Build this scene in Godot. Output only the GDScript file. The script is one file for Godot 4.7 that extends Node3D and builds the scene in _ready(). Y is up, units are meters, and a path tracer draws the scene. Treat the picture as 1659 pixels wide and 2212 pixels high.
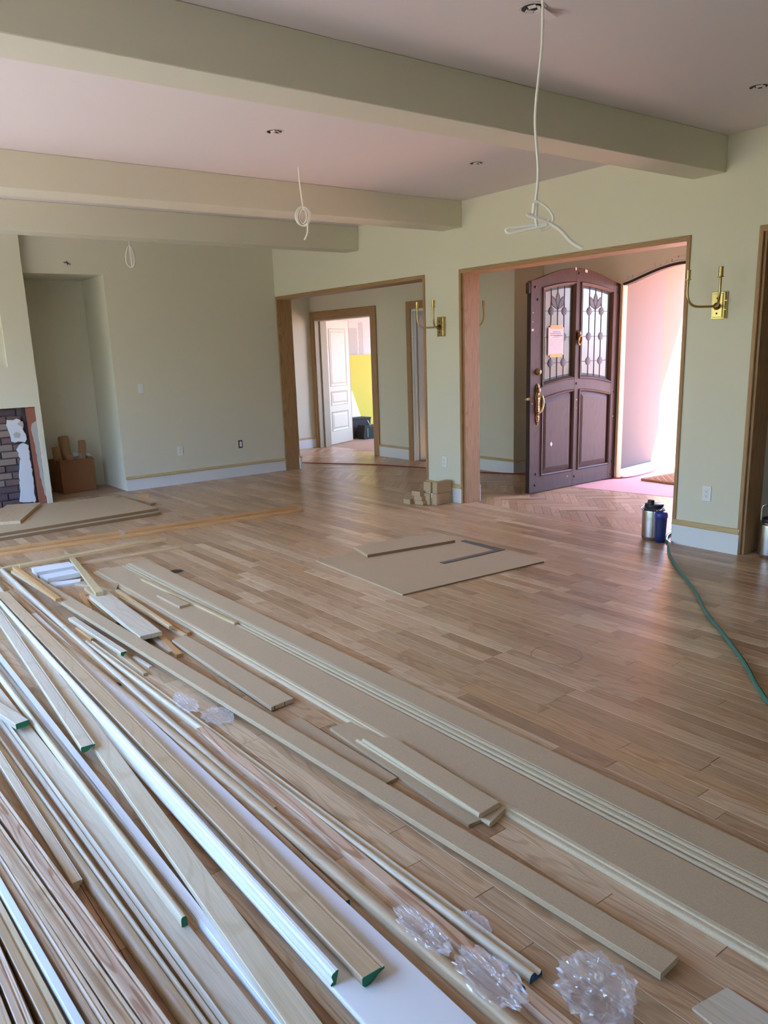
extends Node3D
# A living room being renovated: oak floor, ceiling beams, stacks of trim lumber, arched front door.
# World: x to the front of the house, -z to the fireplace wall, metres, y up.

const CEIL := 2.905
var rng := RandomNumberGenerator.new()
var M := {}
var used := {}

# long boards and offcuts: far end (x, bottom y, z), near end (x, bottom y, z), width, thickness
const BD := {
	"A1": [2.026, 0.000, -5.897, 2.093, 0.000, 0.007, 0.198, 0.028],
	"A2": [1.812, 0.000, -5.892, 1.874, 0.000, 0.015, 0.214, 0.020],
	"A3": [1.237, 0.050, -6.158, 1.553, 0.012, -0.926, 0.085, 0.020],
	"A4": [1.601, 0.004, -4.067, 1.607, 0.004, -2.919, 0.098, 0.020],
	"P3": [1.712, 0.020, -2.388, 1.695, 0.020, -1.700, 0.100, 0.020],
	"P2b": [1.713, 0.000, -2.462, 1.703, 0.000, -1.675, 0.100, 0.020],
	"P2": [1.689, 0.000, -2.584, 1.653, 0.000, -1.715, 0.100, 0.012],
	"P1": [1.561, 0.000, -2.766, 1.559, 0.000, -2.099, 0.100, 0.012],
	"B1": [1.193, 0.000, -4.373, 1.285, 0.000, -1.128, 0.046, 0.025],
	"B2": [1.217, 0.000, -2.946, 1.213, 0.000, -0.268, 0.040, 0.025],
	"B3": [1.196, 0.000, -6.794, 1.130, 0.000, -1.264, 0.030, 0.030],
	"B4n": [1.050, 0.000, -5.134, 1.134, 0.000, -0.554, 0.036, 0.035],
	"B4w": [1.101, 0.000, -5.799, 1.136, 0.000, -2.211, 0.055, 0.020],
	"B5": [1.112, 0.000, -3.737, 1.058, 0.000, -1.655, 0.050, 0.020],
	"W1": [0.993, 0.012, -5.093, 0.945, 0.012, -0.202, 0.207, 0.018],
	"M1": [1.015, 0.030, -5.635, 0.946, 0.030, -1.355, 0.068, 0.030],
	"M2": [0.962, 0.030, -5.983, 0.867, 0.030, -1.410, 0.024, 0.037],
	"L1": [0.915, 0.026, -4.635, 0.687, 0.026, -0.412, 0.070, 0.020],
	"S1": [0.929, 0.046, -5.913, 0.768, 0.046, -3.007, 0.055, 0.025],
	"S2": [0.763, 0.000, -6.070, 0.707, 0.000, -0.550, 0.024, 0.024],
	"S2b": [0.718, 0.000, -6.018, 0.714, 0.000, -0.650, 0.022, 0.020],
	"S3": [0.681, 0.022, -5.136, 0.666, 0.022, -1.855, 0.018, 0.030],
	"L2": [0.609, 0.000, -4.683, 0.659, 0.000, -0.524, 0.069, 0.020],
	"T3": [0.567, 0.000, -4.368, 0.606, 0.000, -0.570, 0.030, 0.030],
	"T2": [0.491, 0.000, -4.159, 0.569, 0.000, -0.638, 0.050, 0.035],
	"T1": [0.468, 0.038, -4.023, 0.483, 0.020, -2.207, 0.030, 0.030],
	"O1": [0.351, 0.000, -3.554, 0.509, 0.000, -0.600, 0.048, 0.085],
	"O2a": [0.270, 0.000, -3.830, 0.464, 0.000, -0.643, 0.045, 0.085],
	"O2b": [0.264, 0.000, -3.467, 0.408, 0.000, -0.680, 0.038, 0.085],
	"O4": [0.249, 0.000, -3.256, 0.356, 0.000, -0.716, 0.020, 0.095],
	"O5": [0.225, 0.000, -3.241, 0.314, 0.000, -0.740, 0.047, 0.085],
	"O6": [0.215, 0.000, -3.030, 0.232, 0.000, -0.790, 0.036, 0.085],
	"O7": [0.172, 0.000, -2.853, 0.187, 0.000, -0.838, 0.036, 0.080],
	"N1": [1.113, 0.000, -6.645, 1.116, 0.000, -3.612, 0.020, 0.020],
	"N2": [1.085, 0.030, -6.455, 0.976, 0.030, -4.813, 0.015, 0.020],
	"G2": [1.228, 0.020, -4.807, 1.259, 0.030, -3.980, 0.035, 0.022],
	"K8": [1.267, 0.000, -4.087, 1.269, 0.000, -3.708, 0.022, 0.015],
	"K9": [1.315, 0.000, -3.989, 1.328, 0.000, -3.788, 0.020, 0.010],
	"K1": [1.230, 0.071, -6.187, 1.247, 0.064, -5.124, 0.036, 0.020],
	"K7": [1.892, 0.020, -5.379, 1.950, 0.020, -4.050, 0.022, 0.012],
	"C1": [1.481, 0.060, -5.050, 1.463, 0.040, -4.115, 0.125, 0.025],
	"C2a": [1.633, 0.035, -5.154, 1.612, 0.035, -4.194, 0.025, 0.020],
	"C2b": [1.603, 0.030, -5.011, 1.651, 0.000, -4.087, 0.025, 0.020],
	"C2c": [1.659, 0.000, -4.870, 1.684, 0.000, -4.115, 0.025, 0.020],
	"C3a": [1.464, 0.000, -5.375, 1.387, 0.000, -4.947, 0.029, 0.020],
	"C3b": [1.536, 0.000, -5.496, 1.523, 0.000, -5.131, 0.038, 0.020],
	"C4a": [1.584, 0.000, -4.586, 1.502, 0.000, -3.825, 0.033, 0.020],
	"C4b": [1.509, 0.000, -4.335, 1.492, 0.000, -3.906, 0.033, 0.015],
	"C5": [1.477, 0.000, -5.265, 1.444, 0.000, -4.579, 0.049, 0.020],
	"G1": [0.505, 0.017, -4.131, 0.621, 0.040, -3.423, 0.057, 0.025],
}

# ---------------------------------------------------------------- naming
func numbered(called: String, parent: Node) -> String:
	var key := str(parent.get_instance_id()) + called
	var n: int = used.get(key, 0)
	used[key] = n + 1
	return called if n == 0 else "%s_%03d" % [called, n]

func tag(o: Node, label: String, category := "", group := "") -> Node:
	o.set_meta("label", label)
	if category != "":
		o.set_meta("category", category)
	if group != "":
		o.set_meta("group", group)
	return o

func thing(called: String, label: String, category: String, at := Vector3.ZERO, group := "") -> Node3D:
	var o := Node3D.new()
	o.name = numbered(called, self)
	add_child(o, true)
	o.position = at
	tag(o, label, category, group)
	return o

func obj(called: String, st: SurfaceTool, m: Material, parent: Node = self) -> MeshInstance3D:
	var o := MeshInstance3D.new()
	o.name = numbered(called, parent)
	o.mesh = st.commit()
	o.mesh.surface_set_material(0, m)
	parent.add_child(o, true)
	return o

func struct(called: String, label: String, st: SurfaceTool, m: Material, category := "wall") -> MeshInstance3D:
	var o := obj(called, st, m)
	o.set_meta("kind", "structure")
	tag(o, label, category)
	return o

# ---------------------------------------------------------------- geometry
func mb() -> SurfaceTool:
	var st := SurfaceTool.new()
	st.begin(Mesh.PRIMITIVE_TRIANGLES)
	return st

func tri(st: SurfaceTool, a: Vector3, b: Vector3, c: Vector3, na: Vector3, nb: Vector3, nc: Vector3, ua := Vector2.ZERO, ub := Vector2.ZERO, uc := Vector2.ZERO) -> void:
	if (b - a).cross(c - a).dot(na + nb + nc) > 0.0:
		var t := b; b = c; c = t
		t = nb; nb = nc; nc = t
		var u := ub; ub = uc; uc = u
	st.set_normal(na); st.set_uv(ua); st.add_vertex(a)
	st.set_normal(nb); st.set_uv(ub); st.add_vertex(b)
	st.set_normal(nc); st.set_uv(uc); st.add_vertex(c)

func quad(st: SurfaceTool, a: Vector3, b: Vector3, c: Vector3, d: Vector3, n: Vector3, ua := Vector2(0, 0), uc := Vector2(1, 1)) -> void:
	tri(st, a, b, c, n, n, n, ua, Vector2(uc.x, ua.y), uc)
	tri(st, a, c, d, n, n, n, ua, uc, Vector2(ua.x, uc.y))

# box with chamfered edges; grain (v) runs along its longest side
func bx(st: SurfaceTool, c: Vector3, s: Vector3, bevel := 0.0, b := Basis.IDENTITY, uo := Vector2.ZERO) -> void:
	var h := s * 0.5
	var long := 0
	if s.y > s.x and s.y >= s.z: long = 1
	elif s.z > s.x: long = 2
	var e := minf(bevel, minf(h.x, minf(h.y, h.z)) * 0.9)
	for ax in 3:
		var a1 := (ax + 1) % 3
		var a2 := (ax + 2) % 3
		if a1 == long:
			var t := a1; a1 = a2; a2 = t
		for sg in [-1.0, 1.0]:
			var p := []
			for k in [[-1, -1], [1, -1], [1, 1], [-1, 1]]:
				var v := Vector3.ZERO
				v[ax] = sg * h[ax]
				v[a1] = k[0] * (h[a1] - e)
				v[a2] = k[1] * (h[a2] - e)
				p.append(v)
			var n := Vector3.ZERO
			n[ax] = sg
			n = b * n
			var off := uo + Vector2(ax * 0.07 + sg * 0.03, 0)
			quad(st, c + b * p[0], c + b * p[1], c + b * p[2], c + b * p[3], n, off + Vector2(-h[a1], -h[a2]), off + Vector2(h[a1], h[a2]))
	if e <= 0.0:
		return
	for ax in 3:   # edges parallel to ax
		var a1 := (ax + 1) % 3
		var a2 := (ax + 2) % 3
		for s1 in [-1.0, 1.0]:
			for s2 in [-1.0, 1.0]:
				var p := []
				for k in [[0, -1], [0, 1], [1, 1], [1, -1]]:
					var v := Vector3.ZERO
					v[ax] = k[1] * (h[ax] - e)
					v[a1] = s1 * (h[a1] - (0.0 if k[0] == 0 else e))
					v[a2] = s2 * (h[a2] - (e if k[0] == 0 else 0.0))
					p.append(v)
				var n := Vector3.ZERO
				n[a1] = s1; n[a2] = s2
				n = b * n.normalized()
				quad(st, c + b * p[0], c + b * p[1], c + b * p[2], c + b * p[3], n, uo, uo + Vector2(e, s[ax]))
	for sx in [-1.0, 1.0]:
		for sy in [-1.0, 1.0]:
			for sz in [-1.0, 1.0]:
				var n := b * Vector3(sx, sy, sz).normalized()
				tri(st, c + b * Vector3(sx * h.x, sy * (h.y - e), sz * (h.z - e)), c + b * Vector3(sx * (h.x - e), sy * h.y, sz * (h.z - e)), c + b * Vector3(sx * (h.x - e), sy * (h.y - e), sz * h.z), n, n, n)

# box from two corners
func bb(st: SurfaceTool, lo: Vector3, hi: Vector3, bevel := 0.0) -> void:
	bx(st, (lo + hi) * 0.5, (hi - lo).abs(), bevel)

# sweep a closed outline (u across, h up) between frames: each frame = [origin, u axis, h axis]
func sweep(st: SurfaceTool, prof: PackedVector2Array, frames: Array, caps := true, uo := Vector2.ZERO) -> void:
	var n := prof.size()
	var en := []
	var area := 0.0
	for i in n:
		var a := prof[i]
		var b2 := prof[(i + 1) % n]
		area += a.x * b2.y - b2.x * a.y
	for i in n:
		var dv := (prof[(i + 1) % n] - prof[i]).normalized()
		en.append(Vector2(dv.y, -dv.x) * (1.0 if area > 0 else -1.0))
	var run := 0.0
	for k in frames.size() - 1:
		var f: Array = frames[k]
		var g: Array = frames[k + 1]
		var ln: float = (g[0] - f[0]).length()
		var per := 0.0
		for i in n:
			var j := (i + 1) % n
			var n0: Vector2 = en[i]
			var n1: Vector2 = en[i]
			var pv: Vector2 = en[(i + n - 1) % n]
			var nx: Vector2 = en[j]
			if pv.dot(n0) > 0.72: n0 = (pv + n0).normalized()
			if nx.dot(n1) > 0.72: n1 = (nx + n1).normalized()
			var a: Vector3 = f[0] + f[1] * prof[i].x + f[2] * prof[i].y
			var b2: Vector3 = f[0] + f[1] * prof[j].x + f[2] * prof[j].y
			var c: Vector3 = g[0] + g[1] * prof[j].x + g[2] * prof[j].y
			var d: Vector3 = g[0] + g[1] * prof[i].x + g[2] * prof[i].y
			var na: Vector3 = (f[1] * n0.x + f[2] * n0.y).normalized()
			var nb: Vector3 = (f[1] * n1.x + f[2] * n1.y).normalized()
			var w := prof[i].distance_to(prof[j])
			var u0 := uo + Vector2(per, run)
			var u1 := uo + Vector2(per + w, run)
			var u2 := uo + Vector2(per + w, run + ln)
			var u3 := uo + Vector2(per, run + ln)
			tri(st, a, b2, c, na, nb, nb, u0, u1, u2)
			tri(st, a, c, d, na, nb, na, u0, u2, u3)
			per += w
		run += ln
	if caps:
		cap(st, prof, frames[0], frames[0][0] - frames[1][0])
		var m := frames.size()
		cap(st, prof, frames[m - 1], frames[m - 1][0] - frames[m - 2][0])

func cap(st: SurfaceTool, prof: PackedVector2Array, f: Array, out: Vector3) -> void:
	var nn: Vector3 = f[1].cross(f[2]).normalized()
	if nn.dot(out) < 0: nn = -nn
	var idx := Geometry2D.triangulate_polygon(prof)
	for i in range(0, idx.size(), 3):
		var p := [prof[idx[i]], prof[idx[i + 1]], prof[idx[i + 2]]]
		tri(st, f[0] + f[1] * p[0].x + f[2] * p[0].y, f[0] + f[1] * p[1].x + f[2] * p[1].y, f[0] + f[1] * p[2].x + f[2] * p[2].y, nn, nn, nn, p[0], p[1], p[2])

# flat outline given in (a, b) axes, thickness along c
func slab(st: SurfaceTool, prof: PackedVector2Array, o: Vector3, a: Vector3, b: Vector3, c: Vector3, uo := Vector2.ZERO) -> void:
	sweep(st, prof, [[o, a, b], [o + c, a, b]], true, uo)

func lathe(st: SurfaceTool, prof: Array, segs: int, o: Vector3, b := Basis.IDENTITY) -> void:
	var nn := []
	for i in prof.size() - 1:
		var d: Vector2 = (prof[i + 1] - prof[i]).normalized()
		nn.append(Vector2(d.y, -d.x))
	for i in prof.size() - 1:
		var n0: Vector2 = nn[i]
		var n1: Vector2 = nn[i]
		if i > 0 and nn[i - 1].dot(nn[i]) > 0.6: n0 = (nn[i - 1] + nn[i]).normalized()
		if i < nn.size() - 1 and nn[i + 1].dot(nn[i]) > 0.6: n1 = (nn[i + 1] + nn[i]).normalized()
		var p: Vector2 = prof[i]
		var q: Vector2 = prof[i + 1]
		for k in segs:
			var t0 := TAU * k / segs
			var t1 := TAU * (k + 1) / segs
			var d0 := Vector3(cos(t0), 0, sin(t0))
			var d1 := Vector3(cos(t1), 0, sin(t1))
			var up := Vector3.UP
			var uv0 := Vector2(float(k) / segs, p.y)
			var uv1 := Vector2(float(k + 1) / segs, q.y)
			if p.x > 1e-5:
				tri(st, o + b * (d0 * p.x + up * p.y), o + b * (d1 * p.x + up * p.y), o + b * (d1 * q.x + up * q.y), b * (d0 * n0.x + up * n0.y), b * (d1 * n0.x + up * n0.y), b * (d1 * n1.x + up * n1.y), uv0, Vector2(uv1.x, uv0.y), uv1)
			if q.x > 1e-5:
				tri(st, o + b * (d0 * p.x + up * p.y), o + b * (d1 * q.x + up * q.y), o + b * (d0 * q.x + up * q.y), b * (d0 * n0.x + up * n0.y), b * (d1 * n1.x + up * n1.y), b * (d0 * n1.x + up * n1.y), uv0, uv1, Vector2(uv0.x, uv1.y))

func circle2(r: float, n: int, c := Vector2.ZERO, ry := -1.0) -> PackedVector2Array:
	var p := PackedVector2Array()
	for k in n:
		p.append(c + Vector2(cos(TAU * k / n) * r, sin(TAU * k / n) * (r if ry < 0 else ry)))
	return p

func tube(st: SurfaceTool, pts: Array, r: float, segs := 8, closed := false) -> void:
	var fr := []
	var n := pts.size()
	var ref := Vector3.UP
	for i in n:
		var a: Vector3 = pts[(i + n - 1) % n] if closed or i > 0 else pts[i]
		var b: Vector3 = pts[(i + 1) % n] if closed or i < n - 1 else pts[i]
		var d := (b - a).normalized()
		if i == 0 and absf(d.dot(ref)) > 0.9: ref = Vector3.RIGHT
		var u := d.cross(ref).normalized()
		if u.length() < 0.5: u = d.cross(Vector3.RIGHT).normalized()
		ref = u.cross(d).normalized()
		fr.append([pts[i], u, ref])
	if closed: fr.append(fr[0])
	sweep(st, circle2(r, segs), fr, not closed)

func smooth(pts: Array, step := 6) -> Array:
	var out := []
	for i in pts.size() - 1:
		var p0: Vector3 = pts[maxi(i - 1, 0)]
		var p1: Vector3 = pts[i]
		var p2: Vector3 = pts[i + 1]
		var p3: Vector3 = pts[mini(i + 2, pts.size() - 1)]
		for k in step:
			out.append(p1.cubic_interpolate(p2, p0, p3, float(k) / step))
	out.append(pts[pts.size() - 1])
	return out

func mir(p: PackedVector2Array, w: float) -> PackedVector2Array:
	var q := PackedVector2Array()
	for i in range(p.size() - 1, -1, -1):
		q.append(Vector2(w - p[i].x, p[i].y))
	return q

func pv(a: Array) -> PackedVector2Array:
	var p := PackedVector2Array()
	for i in range(0, a.size(), 2):
		p.append(Vector2(a[i], a[i + 1]))
	return p

# ---------------------------------------------------------------- materials
func noise(seed_: int, f: float, oct := 3) -> FastNoiseLite:
	var n := FastNoiseLite.new()
	n.seed = seed_
	n.frequency = f
	n.fractal_octaves = oct
	n.noise_type = FastNoiseLite.TYPE_SIMPLEX_SMOOTH
	return n

# wood: fine pores streaks plus cathedral figure; multiplies the material's own colour
func wood_tex(seed_: int, figure: float, streak: float, dark: Color, w := 192, h := 768, rings := 9.0, flame := 1.0) -> ImageTexture:
	var a := noise(seed_, 1.0, 3)
	var b := noise(seed_ + 5, 1.0, 2)
	var data := PackedByteArray()
	data.resize(w * h * 3)
	var k := 0
	for y in h:
		var v := float(y) / h
		var bl := clampf((v - 0.86) / 0.14, 0.0, 1.0)
		for x in w:
			var u := float(x) / w
			var g := 0.0
			for s in (2 if bl > 0.0 else 1):
				var vv := v - s
				var fine := a.get_noise_2d(u * 46.0, vv * 2.6) * 0.6 + a.get_noise_2d(u * 110.0 + 50.0, vv * 7.0) * 0.4
				var warp := b.get_noise_2d(u * 1.6, vv * 1.1 + 9.0)
				var c := sin((absf(u - 0.5) * rings + warp * 2.6 * flame + vv * 1.2 * flame) * 5.0)
				var gg := clampf(0.5 + fine * 0.9, 0.0, 1.0) * streak + smoothstep(0.35, 1.0, c) * figure
				g += gg * (1.0 if bl == 0.0 else ((1.0 - bl) if s == 0 else bl))
			g = clampf(g, 0.0, 1.0)
			data[k] = int(255.0 * lerpf(1.0, dark.r, g)); data[k + 1] = int(255.0 * lerpf(1.0, dark.g, g)); data[k + 2] = int(255.0 * lerpf(1.0, dark.b, g))
			k += 3
	var im := Image.create_from_data(w, h, false, Image.FORMAT_RGB8, data)
	im.generate_mipmaps()
	return ImageTexture.create_from_image(im)

func speck_tex(seed_: int, f: float, amount: float, s := 256) -> ImageTexture:
	var a := noise(seed_, f, 4)
	var data := PackedByteArray()
	data.resize(s * s * 3)
	for y in s:
		for x in s:
			var t := Vector2(float(x) / s, float(y) / s) * TAU
			var g := clampf(1.0 - amount * (0.5 + 0.5 * a.get_noise_3d(cos(t.x) * 8.0 + sin(t.y) * 3.0, sin(t.x) * 8.0, cos(t.y) * 8.0)), 0, 1)
			var i := (y * s + x) * 3
			data[i] = int(g * 255.0); data[i + 1] = data[i]; data[i + 2] = data[i]
	return ImageTexture.create_from_image(Image.create_from_data(s, s, false, Image.FORMAT_RGB8, data))

func mat(c: Color, rough := 0.6, metal := 0.0, tex: Texture2D = null, sc := Vector3.ONE) -> StandardMaterial3D:
	var m := StandardMaterial3D.new()
	m.albedo_color = c
	m.roughness = rough
	m.metallic = metal
	if tex:
		m.albedo_texture = tex
		m.uv1_scale = sc
	return m

func c8(r: int, g: int, b: int) -> Color:
	return Color(r / 255.0, g / 255.0, b / 255.0)

func make_materials() -> void:
	var oak := wood_tex(11, 0.30, 0.66, Color(0.74, 0.66, 0.58))
	var pine := wood_tex(31, 0.50, 0.26, Color(0.70, 0.56, 0.46), 192, 768, 7.0, 1.3)
	var pop := wood_tex(51, 0.16, 0.36, Color(0.78, 0.70, 0.56))
	var spk := speck_tex(3, 1.4, 0.16)
	var wsc := Vector3(4.0, 1.0, 1)
	M.wall = mat(c8(219, 213, 188), 0.75)
	M.ceiling = mat(c8(226, 216, 210), 0.85)
	M.white = mat(c8(226, 227, 222), 0.45)
	M.gloss_white = mat(c8(234, 230, 220), 0.28)
	M.creamdoor = mat(c8(168, 156, 128), 0.5)
	M.oak = mat(c8(186, 150, 106), 0.55, 0.0, oak, wsc)
	M.cap = mat(c8(206, 184, 138), 0.55, 0.0, pop, wsc)
	M.floor = []
	for c in [c8(216, 182, 142), c8(208, 174, 134), c8(224, 192, 152), c8(196, 162, 122), c8(214, 180, 138), c8(206, 176, 138), c8(230, 202, 162), c8(182, 148, 110), c8(208, 170, 124), c8(200, 166, 126)]:
		var fm := mat(c, 0.3, 0.0, oak, wsc)
		M.floor.append(fm)
	M.sub = mat(c8(96, 74, 54), 0.9)
	M.dust = mat(c8(186, 160, 132), 0.8, 0.0, oak, Vector3(6, 1, 1))
	M.mdf = mat(c8(204, 176, 136), 0.6, 0.0, spk, Vector3(3, 3, 1))
	M.shaded_side = mat(c8(138, 108, 74), 0.8)  # darker MDF brown, shade on the near sheet sides painted in
	M.mdf_lit_edge = mat(c8(216, 192, 150), 0.6, 0.0, spk, Vector3(3, 3, 1))  # paler edge tone, window light on the side faces painted in
	M.poplar = mat(c8(216, 202, 176), 0.5, 0.0, pop, wsc)
	M.pale = mat(c8(224, 208, 176), 0.45, 0.0, pop, wsc)
	M.tanwood = mat(c8(206, 178, 140), 0.5, 0.0, pop, wsc)
	M.brown = mat(c8(190, 156, 116), 0.5, 0.0, oak, wsc)
	M.pine = mat(c8(222, 190, 156), 0.5, 0.0, pine, Vector3(5, 0.6, 1))
	M.redoak = mat(c8(224, 198, 168), 0.5, 0.0, pine, Vector3(11, 0.9, 1))
	M.palepine = mat(c8(226, 202, 168), 0.5, 0.0, oak, wsc)
	M.orange = mat(c8(208, 160, 106), 0.5, 0.0, pop, wsc)
	M.yellowpine = mat(c8(218, 188, 142), 0.5, 0.0, pop, wsc)
	M.green = mat(c8(24, 112, 74), 0.6)
	M.bluepaint = mat(c8(24, 84, 112), 0.6)
	M.pencil = mat(c8(90, 86, 84), 0.8)
	M.doorwood = mat(c8(88, 58, 43), 0.62, 0.0, oak, wsc)
	M.doordark = mat(c8(48, 36, 33), 0.55)
	M.brass = mat(c8(196, 170, 112), 0.3, 1.0)
	M.oldbrass = mat(c8(136, 106, 72), 0.45, 0.85)
	M.steel = mat(c8(196, 192, 188), 0.26, 1.0)
	M.tool_steel = mat(c8(120, 112, 106), 0.45, 0.7)
	M.black = mat(c8(30, 29, 31), 0.5)
	M.navy = mat(c8(30, 42, 92), 0.35)
	M.navylid = mat(c8(44, 56, 140), 0.4)
	M.cable = mat(c8(240, 236, 224), 0.45)
	M.hose = mat(c8(58, 116, 98), 0.4)
	M.redcord = mat(c8(150, 40, 34), 0.5)
	M.card = mat(c8(134, 88, 54), 0.8)
	M.tube = mat(c8(160, 122, 84), 0.8)
	M.paper = mat(c8(226, 216, 218), 0.8)
	M.tape = mat(c8(226, 178, 104), 0.6)
	M.rosin = mat(c8(214, 160, 148), 0.8)
	M.yellow = mat(c8(190, 176, 40), 0.6)
	M.drywall = mat(c8(196, 192, 184), 0.85)
	M.mud = mat(c8(232, 230, 224), 0.85)
	M.brick = mat(c8(112, 88, 84), 0.9)
	M.brick2 = mat(c8(92, 76, 78), 0.9)
	M.brick3 = mat(c8(140, 122, 110), 0.9)
	M.mortar = mat(c8(104, 98, 98), 0.95)
	M.plaster = mat(c8(216, 216, 216), 0.9)
	M.plaster2 = mat(c8(178, 172, 162), 0.9)
	M.rust = mat(c8(150, 92, 70), 0.7)
	M.washed = mat(c8(184, 170, 162), 0.7, 0.0, pine, Vector3(9, 0.7, 1))
	M.darkmetal = mat(c8(64, 58, 62), 0.6)
	M.mat = mat(c8(176, 134, 92), 0.9)
	M.bag = mat(c8(38, 40, 34), 0.8)
	M.plug = mat(c8(232, 230, 222), 0.4)
	M.slot = mat(c8(40, 38, 36), 0.7)
	M.sticker = mat(c8(206, 208, 214), 0.5)
	M.sticker_dark = mat(c8(70, 72, 82), 0.5)
	M.stain = mat(c8(116, 96, 80), 0.6)
	M.ringmark = mat(c8(150, 126, 104), 0.5)
	M.lead = mat(c8(70, 64, 64), 0.6, 0.3)
	M.disc = mat(c8(84, 80, 84), 0.6)
	M.discdark = mat(c8(34, 44, 44), 0.6)
	var gl := mat(Color(0.60, 0.59, 0.54, 0.84), 0.2)
	gl.transparency = BaseMaterial3D.TRANSPARENCY_ALPHA
	M.glass = gl
	var pl := mat(Color(0.97, 0.97, 0.98, 0.10), 0.06)
	pl.transparency = BaseMaterial3D.TRANSPARENCY_ALPHA
	pl.cull_mode = BaseMaterial3D.CULL_DISABLED
	M.plastic = pl
	M.lawn = mat(c8(80, 104, 52), 0.9)
	M.stone = mat(c8(226, 218, 208), 0.9)
	M.patio = mat(c8(162, 148, 132), 0.9)
	M.paver = mat(c8(132, 100, 92), 0.9)
	M.porchfloor = mat(c8(226, 172, 156), 0.8)
	M.porchceil = mat(c8(238, 216, 206), 0.9)
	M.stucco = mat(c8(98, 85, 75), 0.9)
	M.clay = mat(c8(124, 95, 76), 0.9)
	M.torn = mat(c8(222, 208, 200), 0.9)
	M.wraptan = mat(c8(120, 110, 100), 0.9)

# ================================================================ scene
func _ready() -> void:
	rng.seed = 7
	# ---- camera
	var cam := Camera3D.new()
	cam.name = "camera"
	var yaw := 0.643203140
	var pit := 0.236660345
	var rol := -0.0344897197
	var fwd := Vector3(cos(pit) * sin(yaw), -sin(pit), -cos(pit) * cos(yaw))
	var right := Vector3(cos(yaw), 0, sin(yaw))
	var up := right.cross(fwd)
	cam.transform = Transform3D(Basis(right * cos(rol) + up * sin(rol), up * cos(rol) - right * sin(rol), -fwd), Vector3(0, 1.55, 0))
	cam.projection = Camera3D.PROJECTION_FRUSTUM
	cam.near = 0.05
	cam.far = 200.0
	cam.size = 0.05 * 2212.0 / 1707.12
	cam.frustum_offset = Vector2(6.725, 65.122) / 1707.12 * 0.05
	add_child(cam)
	# ---- sky, exposure
	var we := WorldEnvironment.new()
	we.name = "environment"
	var env := Environment.new()
	var sm := ProceduralSkyMaterial.new()
	sm.sky_top_color = c8(122, 168, 240)
	sm.sky_horizon_color = c8(206, 220, 242)
	sm.ground_bottom_color = c8(120, 120, 100)
	sm.ground_horizon_color = c8(200, 204, 200)
	sm.sun_angle_max = 2.0
	sm.sky_energy_multiplier = 3.3
	var sky := Sky.new()
	sky.sky_material = sm
	env.background_mode = Environment.BG_SKY
	env.sky = sky
	env.tonemap_mode = Environment.TONE_MAPPER_LINEAR
	env.tonemap_exposure = 1.78
	env.sdfgi_enabled = true
	env.ssao_enabled = true
	env.ssil_enabled = true
	we.environment = env
	add_child(we)
	# ---- sun: from the front of the house, high
	var sun := DirectionalLight3D.new()
	sun.name = "sun"
	sun.light_color = Color(1.0, 0.95, 0.86)
	sun.light_energy = 17.0
	sun.light_angular_distance = 0.6
	sun.shadow_enabled = true
	sun.look_at_from_position(Vector3.ZERO, Vector3(-0.42, -1.0, -0.52))
	add_child(sun)
	make_materials()
	build_shell()
	build_floor()
	build_front()
	build_fireplace()
	build_lumber()
	build_offcuts()
	build_things()

const WX := -1.5
const WINDOWS := [[-8.6, -6.6, 0.3, 2.45], [-6.1, -3.8, 0.05, 2.6], [-2.9, -1.6, 0.1, 2.35], [3.0, 4.5, 0.7, 2.3]]  # last window is unseen, added to brighten the beam faces

func wallboxes(called: String, label: String, boxes: Array, m: Material, category := "wall") -> MeshInstance3D:
	var st := mb()
	for b in boxes:
		bb(st, Vector3(b[0], b[1], b[2]), Vector3(b[3], b[4], b[5]))
	return struct(called, label, st, m, category)

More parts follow.
